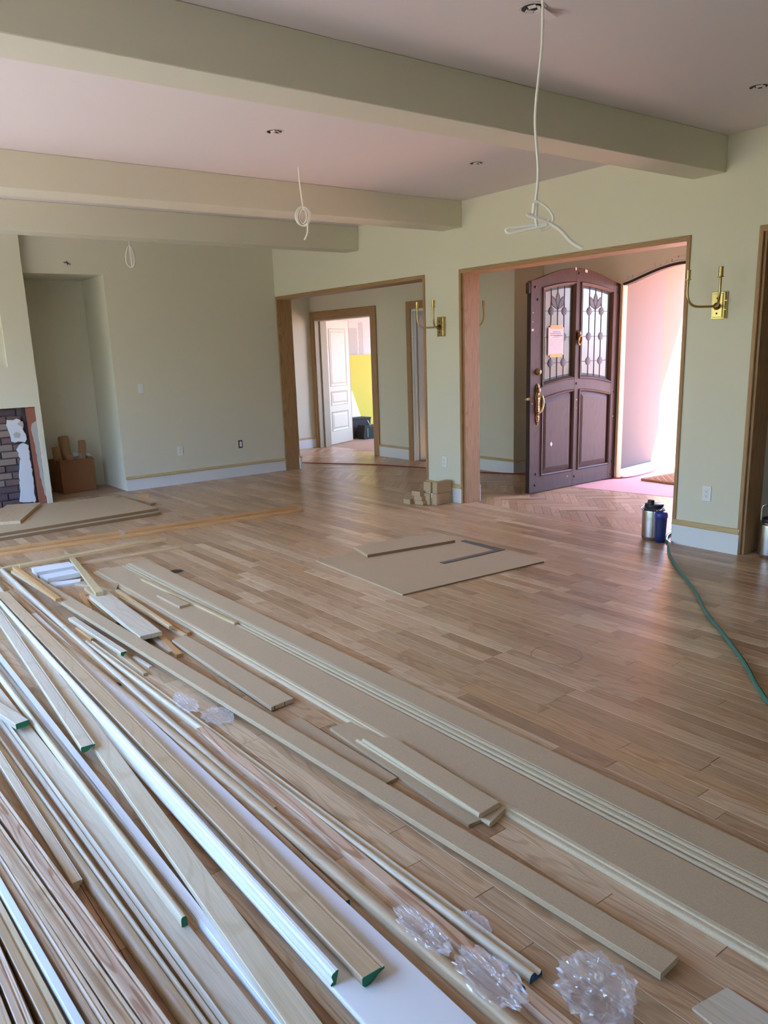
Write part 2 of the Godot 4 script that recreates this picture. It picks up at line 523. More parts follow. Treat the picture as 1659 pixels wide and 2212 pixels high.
func build_shell() -> void:
	# ceiling and roof slab over everything
	wallboxes("ceiling", "white plaster ceiling between the dropped beams", [[WX - 0.3, CEIL, -14.2, 7.97, CEIL + 0.2, 7.4], [7.97, CEIL, -14.2, 12.4, CEIL + 0.2, -6.9], [7.97, CEIL, -3.25, 9.6, CEIL + 0.2, 7.4]], M.ceiling, "ceiling")
	var bl := ["deep plastered ceiling beam nearest the camera", "plastered ceiling beam in the middle of the room", "plastered ceiling beam nearest the fireplace wall"]
	var bz := [[-3.473, -3.222, 2.668], [-6.151, -5.88, 2.67], [-7.81, -7.562, 2.655]]
	for k in 3:
		var st := mb()
		bb(st, Vector3(WX, bz[k][2], bz[k][0]), Vector3(5.5, CEIL, bz[k][1]), 0.004)
		struct("ceiling_beam", bl[k], st, M.wall, "beam")
	# wall with the wide openings (right), x 5.5 .. 5.7
	var R := [[5.5, 0, -9.68, 5.7, CEIL, -9.46], [5.5, 2.293, -9.46, 5.7, CEIL, -6.437], [5.5, 0, -6.437, 5.7, CEIL, -5.924], [5.5, 2.294, -5.924, 5.7, CEIL, -3.459], [5.5, 0, -3.459, 5.7, CEIL, -2.949], [5.5, 2.288, -2.949, 5.7, CEIL, -0.9], [5.5, 0, -0.9, 5.7, CEIL, 7.2]]
	wallboxes("wall_right", "cream wall with wide cased openings to the hall and foyer", R, M.wall)
	# far wall with the niche
	wallboxes("wall_far", "cream far wall with a tall niche beside the fireplace", [[3.26, 0, -9.676, 5.7, CEIL, -9.476], [2.3, 2.507, -10.264, 3.26, CEIL, -9.476], [2.0, 0, -10.4, 3.46, CEIL, -10.264], [3.26, 0, -10.264, 3.46, CEIL, -9.676], [WX, 0, -9.676, -0.6, CEIL, -9.476]], M.wall)
	# chimney breast, recessed panel above the firebox
	wallboxes("chimney_breast", "pale plastered chimney breast with a recessed panel above the firebox", [[2.305, 0, -10.264, 2.361, 1.085, -9.356], [-0.6, 0, -10.264, -0.1, 1.085, -9.356], [-0.6, 1.085, -10.264, 2.361, CEIL, -9.40], [2.083, 1.085, -9.40, 2.361, CEIL, -9.356], [-0.6, 1.085, -9.40, -0.3, CEIL, -9.356], [-0.3, 1.085, -9.40, 2.083, 1.52, -9.356], [-0.3, 2.55, -9.40, 2.083, CEIL, -9.356]], M.wall)
	# left wall with windows, back wall
	var L := []
	var z := -9.676
	for w in WINDOWS:
		L.append([WX - 0.2, 0, z, WX, CEIL, w[0]])
		L.append([WX - 0.2, 0, w[0], WX, w[2], w[1]])
		L.append([WX - 0.2, w[3], w[0], WX, CEIL, w[1]])
		z = w[1]
	L.append([WX - 0.2, 0, z, WX, CEIL, 7.4])
	wallboxes("wall_left", "cream wall with tall windows beside the lumber", L, M.wall)
	wallboxes("wall_back", "cream back wall", [[WX, 0, 7.2, 9.6, CEIL, 7.4]], M.wall)
	for k in WINDOWS.size():
		var w: Array = WINDOWS[k]
		var st := mb()
		for e in [[w[0], w[0] + 0.05, w[2], w[3]], [w[1] - 0.05, w[1], w[2], w[3]], [w[0], w[1], w[2], w[2] + 0.05], [w[0], w[1], w[3] - 0.05, w[3]], [(w[0] + w[1]) / 2 - 0.025, (w[0] + w[1]) / 2 + 0.025, w[2], w[3]]]:
			bb(st, Vector3(WX - 0.14, e[2], e[0]), Vector3(WX - 0.08, e[3], e[1]), 0.004)
		struct("window_%d" % (k + 1), ["tall window nearest the fireplace", "second tall window from the fireplace", "third tall window from the fireplace", "unseen smaller window added at the back to brighten beam faces"][k], st, M.white, "window")
	# hall, foyer and the rooms behind
	wallboxes("wall_hall", "pale hall wall with two cased doorways", [[7.26, 0, -14.0, 7.46, CEIL, -11.30], [7.26, 2.09, -11.30, 7.46, CEIL, -9.74], [7.26, 0, -9.74, 7.46, CEIL, -8.80], [7.26, 2.105, -8.80, 7.46, CEIL, -7.95], [7.26, 0, -7.95, 7.46, CEIL, -6.86], [7.46, 0, -7.06, 7.97, CEIL, -6.86]], M.wall)
	wallboxes("wall_hall_end", "pale end wall of the hall", [[5.5, 0, -11.6, 7.26, CEIL, -11.40]], M.wall)
	wallboxes("wall_hall_side", "side wall of the hall behind the far wall", [[5.5, 0, -11.4, 5.7, CEIL, -9.68]], M.wall)
	wallboxes("wall_dining", "partition between the foyer and the next room", [[5.7, 0, -3.25, 7.77, CEIL, -3.05]], M.wall)
	wallboxes("wall_dining_outer", "outer wall of the next room", [[9.4, 0, -3.05, 9.6, CEIL, 7.2], [7.97, 0, -3.25, 9.6, CEIL, -3.05]], M.wall)
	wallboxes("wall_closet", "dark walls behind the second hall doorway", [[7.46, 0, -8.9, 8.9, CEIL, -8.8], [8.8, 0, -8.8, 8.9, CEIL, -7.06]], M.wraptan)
	# bright room past the hall: white board walls, window to the sun on the far side
	wallboxes("wall_study", "patched white drywall of the bright room past the hall", [[7.46, 0, -12.8, 12.4, CEIL, -12.62], [11.9, 0, -12.62, 12.1, 0.3, -9.2], [11.9, 2.5, -12.62, 12.1, CEIL, -9.2], [11.9, 0.3, -12.62, 12.1, 2.5, -12.2], [11.9, 0.3, -9.7, 12.1, 2.5, -9.2], [7.46, 0, -9.4, 8.3, CEIL, -9.2], [10.4, 0, -9.4, 12.1, CEIL, -9.2], [8.3, 0, -9.4, 10.4, 0.5, -9.2], [8.3, 2.4, -9.4, 10.4, CEIL, -9.2]], M.drywall)
	wallboxes("ceiling_porch", "porch ceiling outside the front door", [[7.83, 2.62, -6.9, 9.95, 2.75, -2.0]], M.porchceil, "ceiling")
	wallboxes("wall_porch_added", "unseen wall added to shade the pink porch wall", [[7.97, -0.1, -3.25, 9.95, 2.75, -3.05]], M.stucco)  # unseen wall, added to keep sky and terrace light off the porch
	# ground
	wallboxes("ground_patio", "sunlit pale patio outside the side windows", [[-9.0, -0.5, -14, WX - 0.2, -0.15, 8]], M.patio, "ground")
	wallboxes("ground_lawn", "lawn beyond the patio", [[-60, -0.5, -60, -9.0, -0.2, 60]], M.lawn, "ground")
	wallboxes("ground_terrace", "pale terrace outside the front door", [[7.9, -0.5, -40, 40, -0.06, 40]], M.paver, "ground")
	var hg := mb()
	for k in 26:
		var hh := 3.2 + 0.9 * sin(k * 2.3) + 0.5 * sin(k * 0.9 + 1.0)
		bb(hg, Vector3(-9.6 + 0.4 * sin(k * 1.7), -0.2, -18.0 + k), Vector3(-7.8 + 0.35 * sin(k * 3.1), hh, -17.0 + k + 0.05), 0.5)
	struct("ground_hedge", "tall green hedge at the edge of the patio", hg, M.lawn, "hedge")
	# oak liners of the openings
	var oaks := [
		["trim_1", "oak lining of the opening to the hall", [[5.488, 0, -9.46, 5.715, 2.293, -9.43], [5.488, 0, -6.467, 5.715, 2.293, -6.437], [5.488, 2.253, -9.43, 5.715, 2.293, -6.467]]],
		["trim_2", "oak lining of the wide opening to the foyer", [[5.488, 0, -5.924, 5.715, 2.294, -5.894], [5.51, 0, -5.894, 5.715, 2.256, -5.868], [5.488, 0, -3.489, 5.715, 2.294, -3.459], [5.488, 2.254, -5.894, 5.715, 2.294, -3.489]]],
		["trim_3", "oak lining of the opening at the right edge", [[5.488, 0, -2.949, 5.715, 2.288, -2.919], [5.51, 0, -2.919, 5.715, 2.25, -2.9], [5.488, 0, -0.93, 5.715, 2.288, -0.9], [5.488, 2.248, -2.919, 5.715, 2.288, -0.93]]]]
	for t in oaks:
		var st := mb()
		for b in t[2]:
			bx(st, Vector3(b[0] + b[3], b[1] + b[4], b[2] + b[5]) / 2, Vector3(b[3] - b[0], b[4] - b[1], b[5] - b[2]), 0.003)
		struct(t[0], t[1], st, M.oak, "trim")
	# hall door casings
	var st4 := mb()
	for b in [[7.236, 0, -11.395, 7.26, 2.205, -11.30], [7.236, 0, -9.74, 7.26, 2.205, -9.61], [7.236, 2.09, -11.30, 7.26, 2.205, -9.74]]:
		bx(st4, Vector3(b[0] + b[3], b[1] + b[4], b[2] + b[5]) / 2, Vector3(b[3] - b[0], b[4] - b[1], b[5] - b[2]), 0.004)
	struct("trim_4", "tan wood casing around the doorway to the bright room", st4, M.oak, "trim")
	var st5 := mb()
	for b in [[7.236, 0, -8.90, 7.26, 2.21, -8.80], [7.236, 2.105, -8.80, 7.26, 2.21, -7.95], [7.236, 0, -7.95, 7.26, 2.21, -7.85]]:
		bx(st5, Vector3(b[0] + b[3], b[1] + b[4], b[2] + b[5]) / 2, Vector3(b[3] - b[0], b[4] - b[1], b[5] - b[2]), 0.004)
	struct("trim_5", "tan wood casing around the dark hall doorway", st5, M.oak, "trim")
	var st6 := mb()
	for b in [[7.25, 0, -8.80, 7.48, 2.1, -8.772], [7.28, 0, -8.772, 7.30, 2.08, -8.745], [7.33, 0, -8.772, 7.45, 2.08, -8.74], [7.25, 2.075, -8.80, 7.48, 2.105, -7.95], [7.25, 0, -7.98, 7.48, 2.1, -7.95]]:
		bb(st6, Vector3(b[0], b[1], b[2]), Vector3(b[3], b[4], b[5]), 0.003)
	struct("trim_6", "white stepped jamb inside the dark hall doorway", st6, M.white, "trim")
	var st7 := mb()
	for b in [[7.25, 0, -11.30, 7.48, 2.09, -11.275], [7.25, 0, -9.765, 7.48, 2.09, -9.74], [7.25, 2.065, -11.275, 7.48, 2.09, -9.765], [7.34, 0, -11.275, 7.38, 2.065, -11.25]]:
		bb(st7, Vector3(b[0], b[1], b[2]), Vector3(b[3], b[4], b[5]), 0.003)
	struct("trim_7", "white jamb inside the doorway to the bright room", st7, M.creamdoor, "trim")
	# baseboards: white board, raw wood cap
	var runs := [
		["baseboard_far", "white baseboard with raw wood cap on the far wall", [[Vector3(3.265, 0, -9.476), Vector3(5.49, 0, -9.476), Vector3(0, 0, 1)]], 0.137, 0.169],
		["baseboard_pillar", "white baseboard with raw wood cap at the pillar foot", [[Vector3(5.5, 0, -6.46), Vector3(5.5, 0, -5.905), Vector3(-1, 0, 0)]], 0.15, 0.188],
		["baseboard_right", "white baseboard with raw wood cap beside the green hose", [[Vector3(5.5, 0, -3.478), Vector3(5.5, 0, -2.93), Vector3(-1, 0, 0)]], 0.154, 0.192],
		["baseboard_hall", "white baseboard with raw wood cap between the hall doorways", [[Vector3(7.26, 0, -9.61), Vector3(7.26, 0, -8.90), Vector3(-1, 0, 0)]], 0.15, 0.18],
		["baseboard_foyer", "white baseboard with raw wood cap around the foyer corner", [[Vector3(7.26, 0, -7.85), Vector3(7.26, 0, -6.84), Vector3(-1, 0, 0)], [Vector3(7.24, 0, -6.86), Vector3(7.77, 0, -6.86), Vector3(0, 0, 1)]], 0.15, 0.18],
		["baseboard_hall_end", "short white baseboard with raw wood cap at the hall end", [[Vector3(5.7, 0, -11.4), Vector3(7.236, 0, -11.4), Vector3(0, 0, 1)]], 0.15, 0.18],
		["baseboard_pillar_back", "white baseboard on the hall side of the pillar", [[Vector3(5.7, 0, -6.46), Vector3(5.7, 0, -5.87), Vector3(1, 0, 0)], [Vector3(5.7, 0, -9.66), Vector3(5.7, 0, -9.40), Vector3(1, 0, 0)]], 0.15, 0.18]]
	for r in runs:
		var sw := mb()
		var sc := mb()
		var h: float = r[3]
		var hc: float = r[4]
		for s in r[2]:
			var pw := pv([0, 0, 0.022, 0, 0.022, h - 0.002, 0.02, h, 0, h])
			var pc := pv([0, h, 0.03, h, 0.032, h + 0.006, 0.028, h + 0.014, 0.022, h + 0.018, 0.018, hc - 0.006, 0.01, hc, 0, hc])
			sweep(sw, pw, [[s[0], s[2], Vector3.UP], [s[1], s[2], Vector3.UP]])
			sweep(sc, pc, [[s[0], s[2], Vector3.UP], [s[1], s[2], Vector3.UP]])
		var o := struct(r[0], r[1], sw, M.white, "baseboard")
		obj("cap_moulding", sc, M.cap, o)

# ---------------------------------------------------------------- floor
func plank(st: SurfaceTool, x0: float, x1: float, z0: float, z1: float) -> void:
	var g := 0.0006
	var e := 0.0012
	var t := -0.0012
	var a := Vector3(x0 + g, t, z0 + g)
	var b := Vector3(x1 - g, t, z0 + g)
	var c := Vector3(x1 - g, t, z1 - g)
	var d := Vector3(x0 + g, t, z1 - g)
	var A := a + Vector3(e, -t, e)
	var B := b + Vector3(-e, -t, e)
	var C := c + Vector3(-e, -t, -e)
	var D := d + Vector3(e, -t, -e)
	var uo := Vector2(rng.randf() * 3.0, rng.randf() * 3.0)
	quad(st, A, B, C, D, Vector3.UP, uo, uo + Vector2(x1 - x0, z1 - z0))
	for q in [[a, b, B, A, Vector3(0, 1, -1)], [b, c, C, B, Vector3(1, 1, 0)], [c, d, D, C, Vector3(0, 1, 1)], [d, a, A, D, Vector3(-1, 1, 0)]]:
		quad(st, q[0], q[1], q[2], q[3], q[4].normalized(), uo, uo + Vector2(0.002, 0.05))
	var lo := Vector3(0, -0.011, 0)
	for q in [[a, b, Vector3(0, 0, -1)], [b, c, Vector3(1, 0, 0)], [c, d, Vector3(0, 0, 1)], [d, a, Vector3(-1, 0, 0)]]:
		quad(st, q[0], q[1], q[1] + lo, q[0] + lo, q[2], uo, uo + Vector2(0.01, 0.05))

func build_floor() -> void:
	var st := mb()
	bb(st, Vector3(WX - 0.2, -0.3, -14.0), Vector3(12.1, -0.012, 7.4))
	var fl := struct("floor", "raw oak strip floor of the living room", st, M.sub, "floor")
	st = mb()
	bb(st, Vector3(WX, -0.012, -9.476), Vector3(-0.62, -0.001, 7.2))
	bb(st, Vector3(-0.62, -0.012, 0.6), Vector3(5.62, -0.001, 7.2))
	bb(st, Vector3(5.62, -0.012, -3.05), Vector3(9.4, -0.001, 7.2))
	bb(st, Vector3(2.3, -0.012, -10.264), Vector3(3.26, -0.003, -9.476))
	bb(st, Vector3(7.26, -0.012, -12.62), Vector3(11.9, -0.001, -7.06))
	obj("floor_boards", st, M.dust, fl)
	fl.get_child(0).set_meta("kind", "stuff")
	# strips 80 mm wide along z
	var all := []
	var w := 0.08
	var x := -0.62
	while x < 5.60:
		var z := -9.476 - rng.randf() * 0.9
		while z < 0.6:
			var ln := 0.3 + rng.randf() * 1.0
			if rng.randf() < 0.25: ln = 0.25 + rng.randf() * 0.3
			all.append([x, maxf(z, -9.476), minf(z + ln, 0.6)])
			z += ln
		x += w
	var scored := []
	for p in all:
		if p[2] - p[1] < 0.03: continue
		var c := Vector3(p[0] + 0.04, 0, (p[1] + p[2]) / 2)
		var far := (c - Vector3(0, 1.55, 0)).length()
		var ok: bool = p[0] > 2.12 and far < 7.5 and c.x + c.z * 0.0 > 0 and absf(atan2(c.x, -c.z) - 0.66) < 0.45 and c.z < -1.3
		if p[0] > 1.26 and p[0] < 1.76 and c.z < -1.2 and c.z > -2.9: ok = true
		scored.append([far if ok else far + 100.0, p])
	scored.sort_custom(func(a, b): return a[0] < b[0])
	var rest := []
	for k in M.floor.size(): rest.append(mb())
	for i in scored.size():
		var p: Array = scored[i][1]
		var mi: int = rng.randi() % 10
		if i < 300 and scored[i][0] < 100.0:
			var s1 := mb()
			plank(s1, p[0], p[0] + w, p[1], p[2])
			obj("plank", s1, M.floor[mi], fl)
		else:
			plank(rest[mi], p[0], p[0] + w, p[1], p[2])
	var am := ArrayMesh.new()
	for k in rest.size():
		rest[k].commit(am)
		am.surface_set_material(k, M.floor[k])
	var ro := MeshInstance3D.new()
	ro.name = "plank_field"
	ro.mesh = am
	ro.set_meta("kind", "stuff")
	fl.add_child(ro, true)
	# herringbone in hall and foyer
	var hs := mb()
	bb(hs, Vector3(5.62, -0.02, -11.4), Vector3(7.97, -0.013, -3.05))
	var hf := struct("floor_hall", "oak herringbone floor of the hall and foyer", hs, M.sub, "floor")
	var pw := 0.078
	var pl := 0.468
	var area := PackedVector2Array([Vector2(5.62, -11.4), Vector2(7.5, -11.4), Vector2(7.5, -9.0), Vector2(7.26, -9.0), Vector2(7.26, -6.86), Vector2(7.75, -6.86), Vector2(7.75, -3.25), Vector2(5.62, -3.25)])
	var pcs := []
	var rot := Transform2D(PI / 4.0, Vector2(6.6, -7.0))
	for k in range(-130, 131):
		for m in range(-16, 17):
			for v in 2:
				var r0 := Vector2(k * pw + m * 2.0 * pl, k * pw) if v == 0 else Vector2(k * pw + pl + m * 2.0 * pl, k * pw + pw - pl)
				var sz := Vector2(pl, pw) if v == 0 else Vector2(pw, pl)
				var mid := rot * (r0 + sz / 2)
				if mid.x < 5.3 or mid.x > 8.0 or mid.y > -2.9 or mid.y < -11.8: continue
				var g := 0.0008
				var poly := PackedVector2Array([rot * (r0 + Vector2(g, g)), rot * (r0 + Vector2(sz.x - g, g)), rot * (r0 + sz - Vector2(g, g)), rot * (r0 + Vector2(g, sz.y - g))])
				for cl in Geometry2D.intersect_polygons(poly, area):
					pcs.append([mid.distance_to(Vector2(6.3, -5.0)), cl, rot.basis_xform(Vector2(1, 0) if v == 0 else Vector2(0, 1))])
	pcs.sort_custom(func(a, b): return a[0] < b[0])
	var hrest := []
	for k in M.floor.size(): hrest.append(mb())
	for i in pcs.size():
		var mi: int = rng.randi() % 10
		var s1: SurfaceTool = mb() if i < 280 else hrest[mi]
		var d: Vector2 = pcs[i][2]
		var n := Vector2(-d.y, d.x)
		var uo := Vector2(rng.randf() * 3, rng.randf() * 3)
		var cl: PackedVector2Array = pcs[i][1]
		var idx := Geometry2D.triangulate_polygon(cl)
		for q in range(0, idx.size(), 3):
			var P := []
			for e in 3: P.append(cl[idx[q + e]])
			tri(s1, Vector3(P[0].x, 0, P[0].y), Vector3(P[1].x, 0, P[1].y), Vector3(P[2].x, 0, P[2].y), Vector3.UP, Vector3.UP, Vector3.UP, uo + Vector2(P[0].dot(n), P[0].dot(d)), uo + Vector2(P[1].dot(n), P[1].dot(d)), uo + Vector2(P[2].dot(n), P[2].dot(d)))
		for e in cl.size():
			var a := cl[e]
			var b := cl[(e + 1) % cl.size()]
			var nn := Vector3(b.y - a.y, 0, a.x - b.x).normalized()
			quad(s1, Vector3(a.x, 0, a.y), Vector3(b.x, 0, b.y), Vector3(b.x, -0.012, b.y), Vector3(a.x, -0.012, a.y), nn, uo, uo + Vector2(0.01, 0.1))
		if i < 280:
			obj("plank", s1, M.floor[mi], hf)
	var ham := ArrayMesh.new()
	for k in hrest.size():
		hrest[k].commit(ham)
		ham.surface_set_material(ham.get_surface_count() - 1, M.floor[k])
	var hro := MeshInstance3D.new()
	hro.name = "plank_field"
	hro.mesh = ham
	hro.set_meta("kind", "stuff")
	hf.add_child(hro, true)

# ---------------------------------------------------------------- front door and porch
# eyebrow arch over a span w: height above the springing
func brow(t: float) -> float:
	return 0.5 - 0.5 * cos(TAU * clampf(t, 0.0, 1.0))

func arc_top(x: float, w: float, y0: float, rise: float) -> float:
	var t := x / w
	return y0 + rise * pow(maxf(sin(PI * clampf(t, 0.0, 1.0)), 0.0), 1.25)

func build_front() -> void:
	# outer wall with the arched opening (hinges at z -5.70)
	var st := mb()
	var x0 := 7.77
	bb(st, Vector3(x0, 0, -6.86), Vector3(x0 + 0.07, CEIL, -5.70))
	bb(st, Vector3(x0, 0, -4.20), Vector3(x0 + 0.2, CEIL, -3.05))
	var p := PackedVector2Array()
	for k in 25:
		var t := k / 24.0
		p.append(Vector2(1.5 * t, arc_top(1.5 * t, 1.5, 2.20, 0.155)))
	p.append(Vector2(1.5, CEIL))
	p.append(Vector2(0, CEIL))
	slab(st, p, Vector3(x0, 0, -5.70), Vector3(0, 0, 1), Vector3.UP, Vector3(0.07, 0, 0))
	struct("wall_front", "inner face of the front wall around the arched doorway", st, M.wall)
	# arched frame head and jambs
	st = mb()
	var fr := []
	for k in 25:
		var t := k / 24.0
		fr.append([Vector3(x0 + 0.03, arc_top(1.5 * t, 1.5, 2.20, 0.155) - 0.012, -5.70 + 1.5 * t), Vector3(1, 0, 0), Vector3.UP])
	sweep(st, pv([-0.035, -0.016, 0.04, -0.016, 0.04, 0.012, -0.035, 0.012]), fr)
	bb(st, Vector3(x0, 0, -4.215), Vector3(x0 + 0.16, 2.2, -4.2))
	struct("trim_8", "dark arched head frame of the front doorway", st, M.doordark, "trim")
	st = mb()
	bb(st, Vector3(x0 - 0.012, 0.0, -5.712), Vector3(x0 + 0.0, 2.19, -5.69))
	bb(st, Vector3(x0, 0.0, -5.70), Vector3(x0 + 0.07, 2.19, -5.688))
	struct("trim_9", "raw yellow pine strip down the hinge side of the front doorway", st, M.yellowpine, "trim")
	# torn edge of the wall board above the arch
	st = mb()
	var rr := RandomNumberGenerator.new()
	rr.seed = 4
	for k in 22:
		var t := (k + 0.5) / 22.0
		var y := arc_top(1.5 * t, 1.5, 2.20, 0.155) + 0.02
		var hgt := 0.012 + 0.03 * rr.randf()
		var zz := -5.70 + 1.5 * t
		var sl := atan2(arc_top(1.5 * t + 0.03, 1.5, 2.2, 0.155) - arc_top(1.5 * t - 0.03, 1.5, 2.2, 0.155), 0.06)
		bx(st, Vector3(x0 - 0.006, y + hgt / 2, zz), Vector3(0.01 + 0.006 * rr.randf(), hgt, 0.05 + 0.03 * rr.randf()), 0.002, Basis(Vector3(1, 0, 0), -sl + rr.randf_range(-0.15, 0.15)))
	struct("trim_10", "torn wall board edge above the arched doorway", st, M.torn, "trim")
	# porch: side wall, next wall, floor
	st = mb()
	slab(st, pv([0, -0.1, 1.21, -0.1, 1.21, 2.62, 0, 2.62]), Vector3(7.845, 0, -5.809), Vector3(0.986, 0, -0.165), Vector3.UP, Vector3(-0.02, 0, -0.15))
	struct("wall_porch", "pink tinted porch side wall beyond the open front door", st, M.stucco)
	st = mb()
	bb(st, Vector3(9.03, -0.1, -6.3), Vector3(9.95, 3.4, -6.12))
	struct("wall_porch_outer", "peach coloured outer wall beyond the porch", st, M.clay)
	st = mb()
	slab(st, pv([0, 0, 1.18, 0, 1.18, 0.06, 0, 0.075]), Vector3(7.85, 0.0, -5.79), Vector3(0.986, 0, -0.165), Vector3.UP, Vector3(0, 0, 0.015))
	struct("baseboard_porch", "pale strip along the foot of the porch wall", st, M.white, "baseboard")
	st = mb()
	bb(st, Vector3(7.97, -0.1, -6.3), Vector3(13.0, -0.004, -2.9))
	struct("floor_porch", "pink papered porch floor outside the front door", st, M.porchfloor, "floor")
	# rosin paper
	st = mb()
	slab(st, pv([7.02, -5.88, 7.0, -5.62, 7.17, -4.5, 7.29, -3.30, 7.72, -3.30, 7.74, -4.22, 9.55, -4.22, 9.62, -5.35, 9.42, -5.62, 9.5, -5.9, 8.0, -5.70, 7.74, -5.69]), Vector3(0, 0.0006, 0), Vector3(1, 0, 0), Vector3(0, 0, 1), Vector3(0, 0.0016, 0))
	tag(obj("rosin_paper", st, M.rosin), "pink rosin paper sheet covering the floor at the front doorway", "paper")
	st = mb()
	for q in [[9.45, -5.55, 0.22, 0.3], [9.62, -5.2, 0.25, 0.9], [9.3, -5.72, 0.16, 0.5]]:
		bx(st, Vector3(q[0], 0.03, q[1]), Vector3(q[2], 0.003, 0.22), 0.0, Basis(Vector3.UP, q[3]) * Basis(Vector3(1, 0, 0.3).normalized(), 0.25))
	tag(obj("paper_scrap", st, M.rosin), "torn curled ends of pink paper out on the porch", "paper")
	# woven mat
	var mt := thing("door_mat", "tan woven jute mat on the pink paper inside the door", "mat", Vector3(8.15, 0.004, -4.92))
	mt.rotation.y = -0.05
	st = mb()
	var mrot := RandomNumberGenerator.new()
	mrot.seed = 3
	for i in 14:
		for j in 18:
			var a := 0.7 if (i + j) % 2 == 0 else -0.7
			bx(st, Vector3(-0.31 + i * 0.048, 0.012, -0.42 + j * 0.048), Vector3(0.052, 0.016, 0.026), 0.006, Basis(Vector3.UP, a))
	obj("weave", st, M.mat, mt).set_meta("kind", "stuff")
	st = mb()
	var ring := []
	for q in [[-0.345, -0.45], [0.345, -0.45], [0.345, 0.43], [-0.345, 0.43]]:
		ring.append(Vector3(q[0], 0.012, q[1]))
	for k in 4:
		tube(st, [ring[k], ring[(k + 1) % 4]], 0.014, 8)
	obj("border_braid", st, M.mat, mt)
	build_door()
	# red cord: along the hall, across the foyer and out of the door
	st = mb()
	var pts := smooth([Vector3(5.85, 0.008, -10.3), Vector3(6.02, 0.008, -9.88), Vector3(6.56, 0.008, -8.93), Vector3(6.86, 0.008, -8.05), Vector3(7.06, 0.008, -7.25), Vector3(7.32, 0.008, -6.66), Vector3(7.5, 0.008, -6.2), Vector3(7.68, 0.008, -5.82), Vector3(7.86, 0.01, -5.62), Vector3(8.4, 0.01, -5.66), Vector3(9.0, 0.01, -5.86), Vector3(9.6, 0.01, -5.9)])
	tube(st, pts, 0.007, 6)
	tag(obj("extension_cord", st, M.redcord), "red extension cord running along the hall and out the front door", "cord")

const DX := 6.308   # free edge of the open front door
const DZ := -5.73   # its outer face, which faces the room
const DW := 1.462

func dpoly(st: SurfaceTool, pts: PackedVector2Array, z0: float, z1: float, uo := Vector2.ZERO) -> void:
	slab(st, pts, Vector3(0, 0, z0), Vector3.RIGHT, Vector3.UP, Vector3(0, 0, z1 - z0), uo)

func top_y(x: float) -> float:
	return 2.178 + 0.152 * pow(maxf(sin(PI * clampf((x + 0.02) / (DW + 0.04), 0, 1)), 0), 1.3)

func g_top(x: float) -> float:    # upper edge of the glass
	return 2.085 + 0.105 * sin(PI * x / DW)

func g_bot(x: float) -> float:    # lower edge of the glass, also arched
	return 1.075 + 0.10 * sin(PI * x / DW)

func p_top(x: float) -> float:    # upper edge of the lower panels
	return 0.965 + 0.105 * sin(PI * x / DW)

func outline(xa: float, xb: float, lo: Callable, hi: Callable, inset: float, n := 10) -> PackedVector2Array:
	var p := PackedVector2Array()
	for k in n + 1:
		var x := lerpf(xa + inset, xb - inset, float(k) / n)
		p.append(Vector2(x, lo.call(x) + inset))
	for k in n + 1:
		var x := lerpf(xb - inset, xa + inset, float(k) / n)
		p.append(Vector2(x, hi.call(x) - inset))
	return p

func loft(st: SurfaceTool, a: PackedVector2Array, za: float, b: PackedVector2Array, zb: float) -> void:
	for i in a.size():
		var j := (i + 1) % a.size()
		var A := Vector3(a[i].x, a[i].y, za)
		var B := Vector3(a[j].x, a[j].y, za)
		var C := Vector3(b[j].x, b[j].y, zb)
		var D := Vector3(b[i].x, b[i].y, zb)
		var n := (B - A).cross(D - A).normalized()
		if n.length() < 0.5: continue
		if n.z < 0: n = -n
		quad(st, A, B, C, D, n, Vector2(A.x, A.y), Vector2(C.x, C.y))

func face(st: SurfaceTool, a: PackedVector2Array, z: float) -> void:
	cap(st, a, [Vector3(0, 0, z), Vector3.RIGHT, Vector3.UP], Vector3(0, 0, 1))

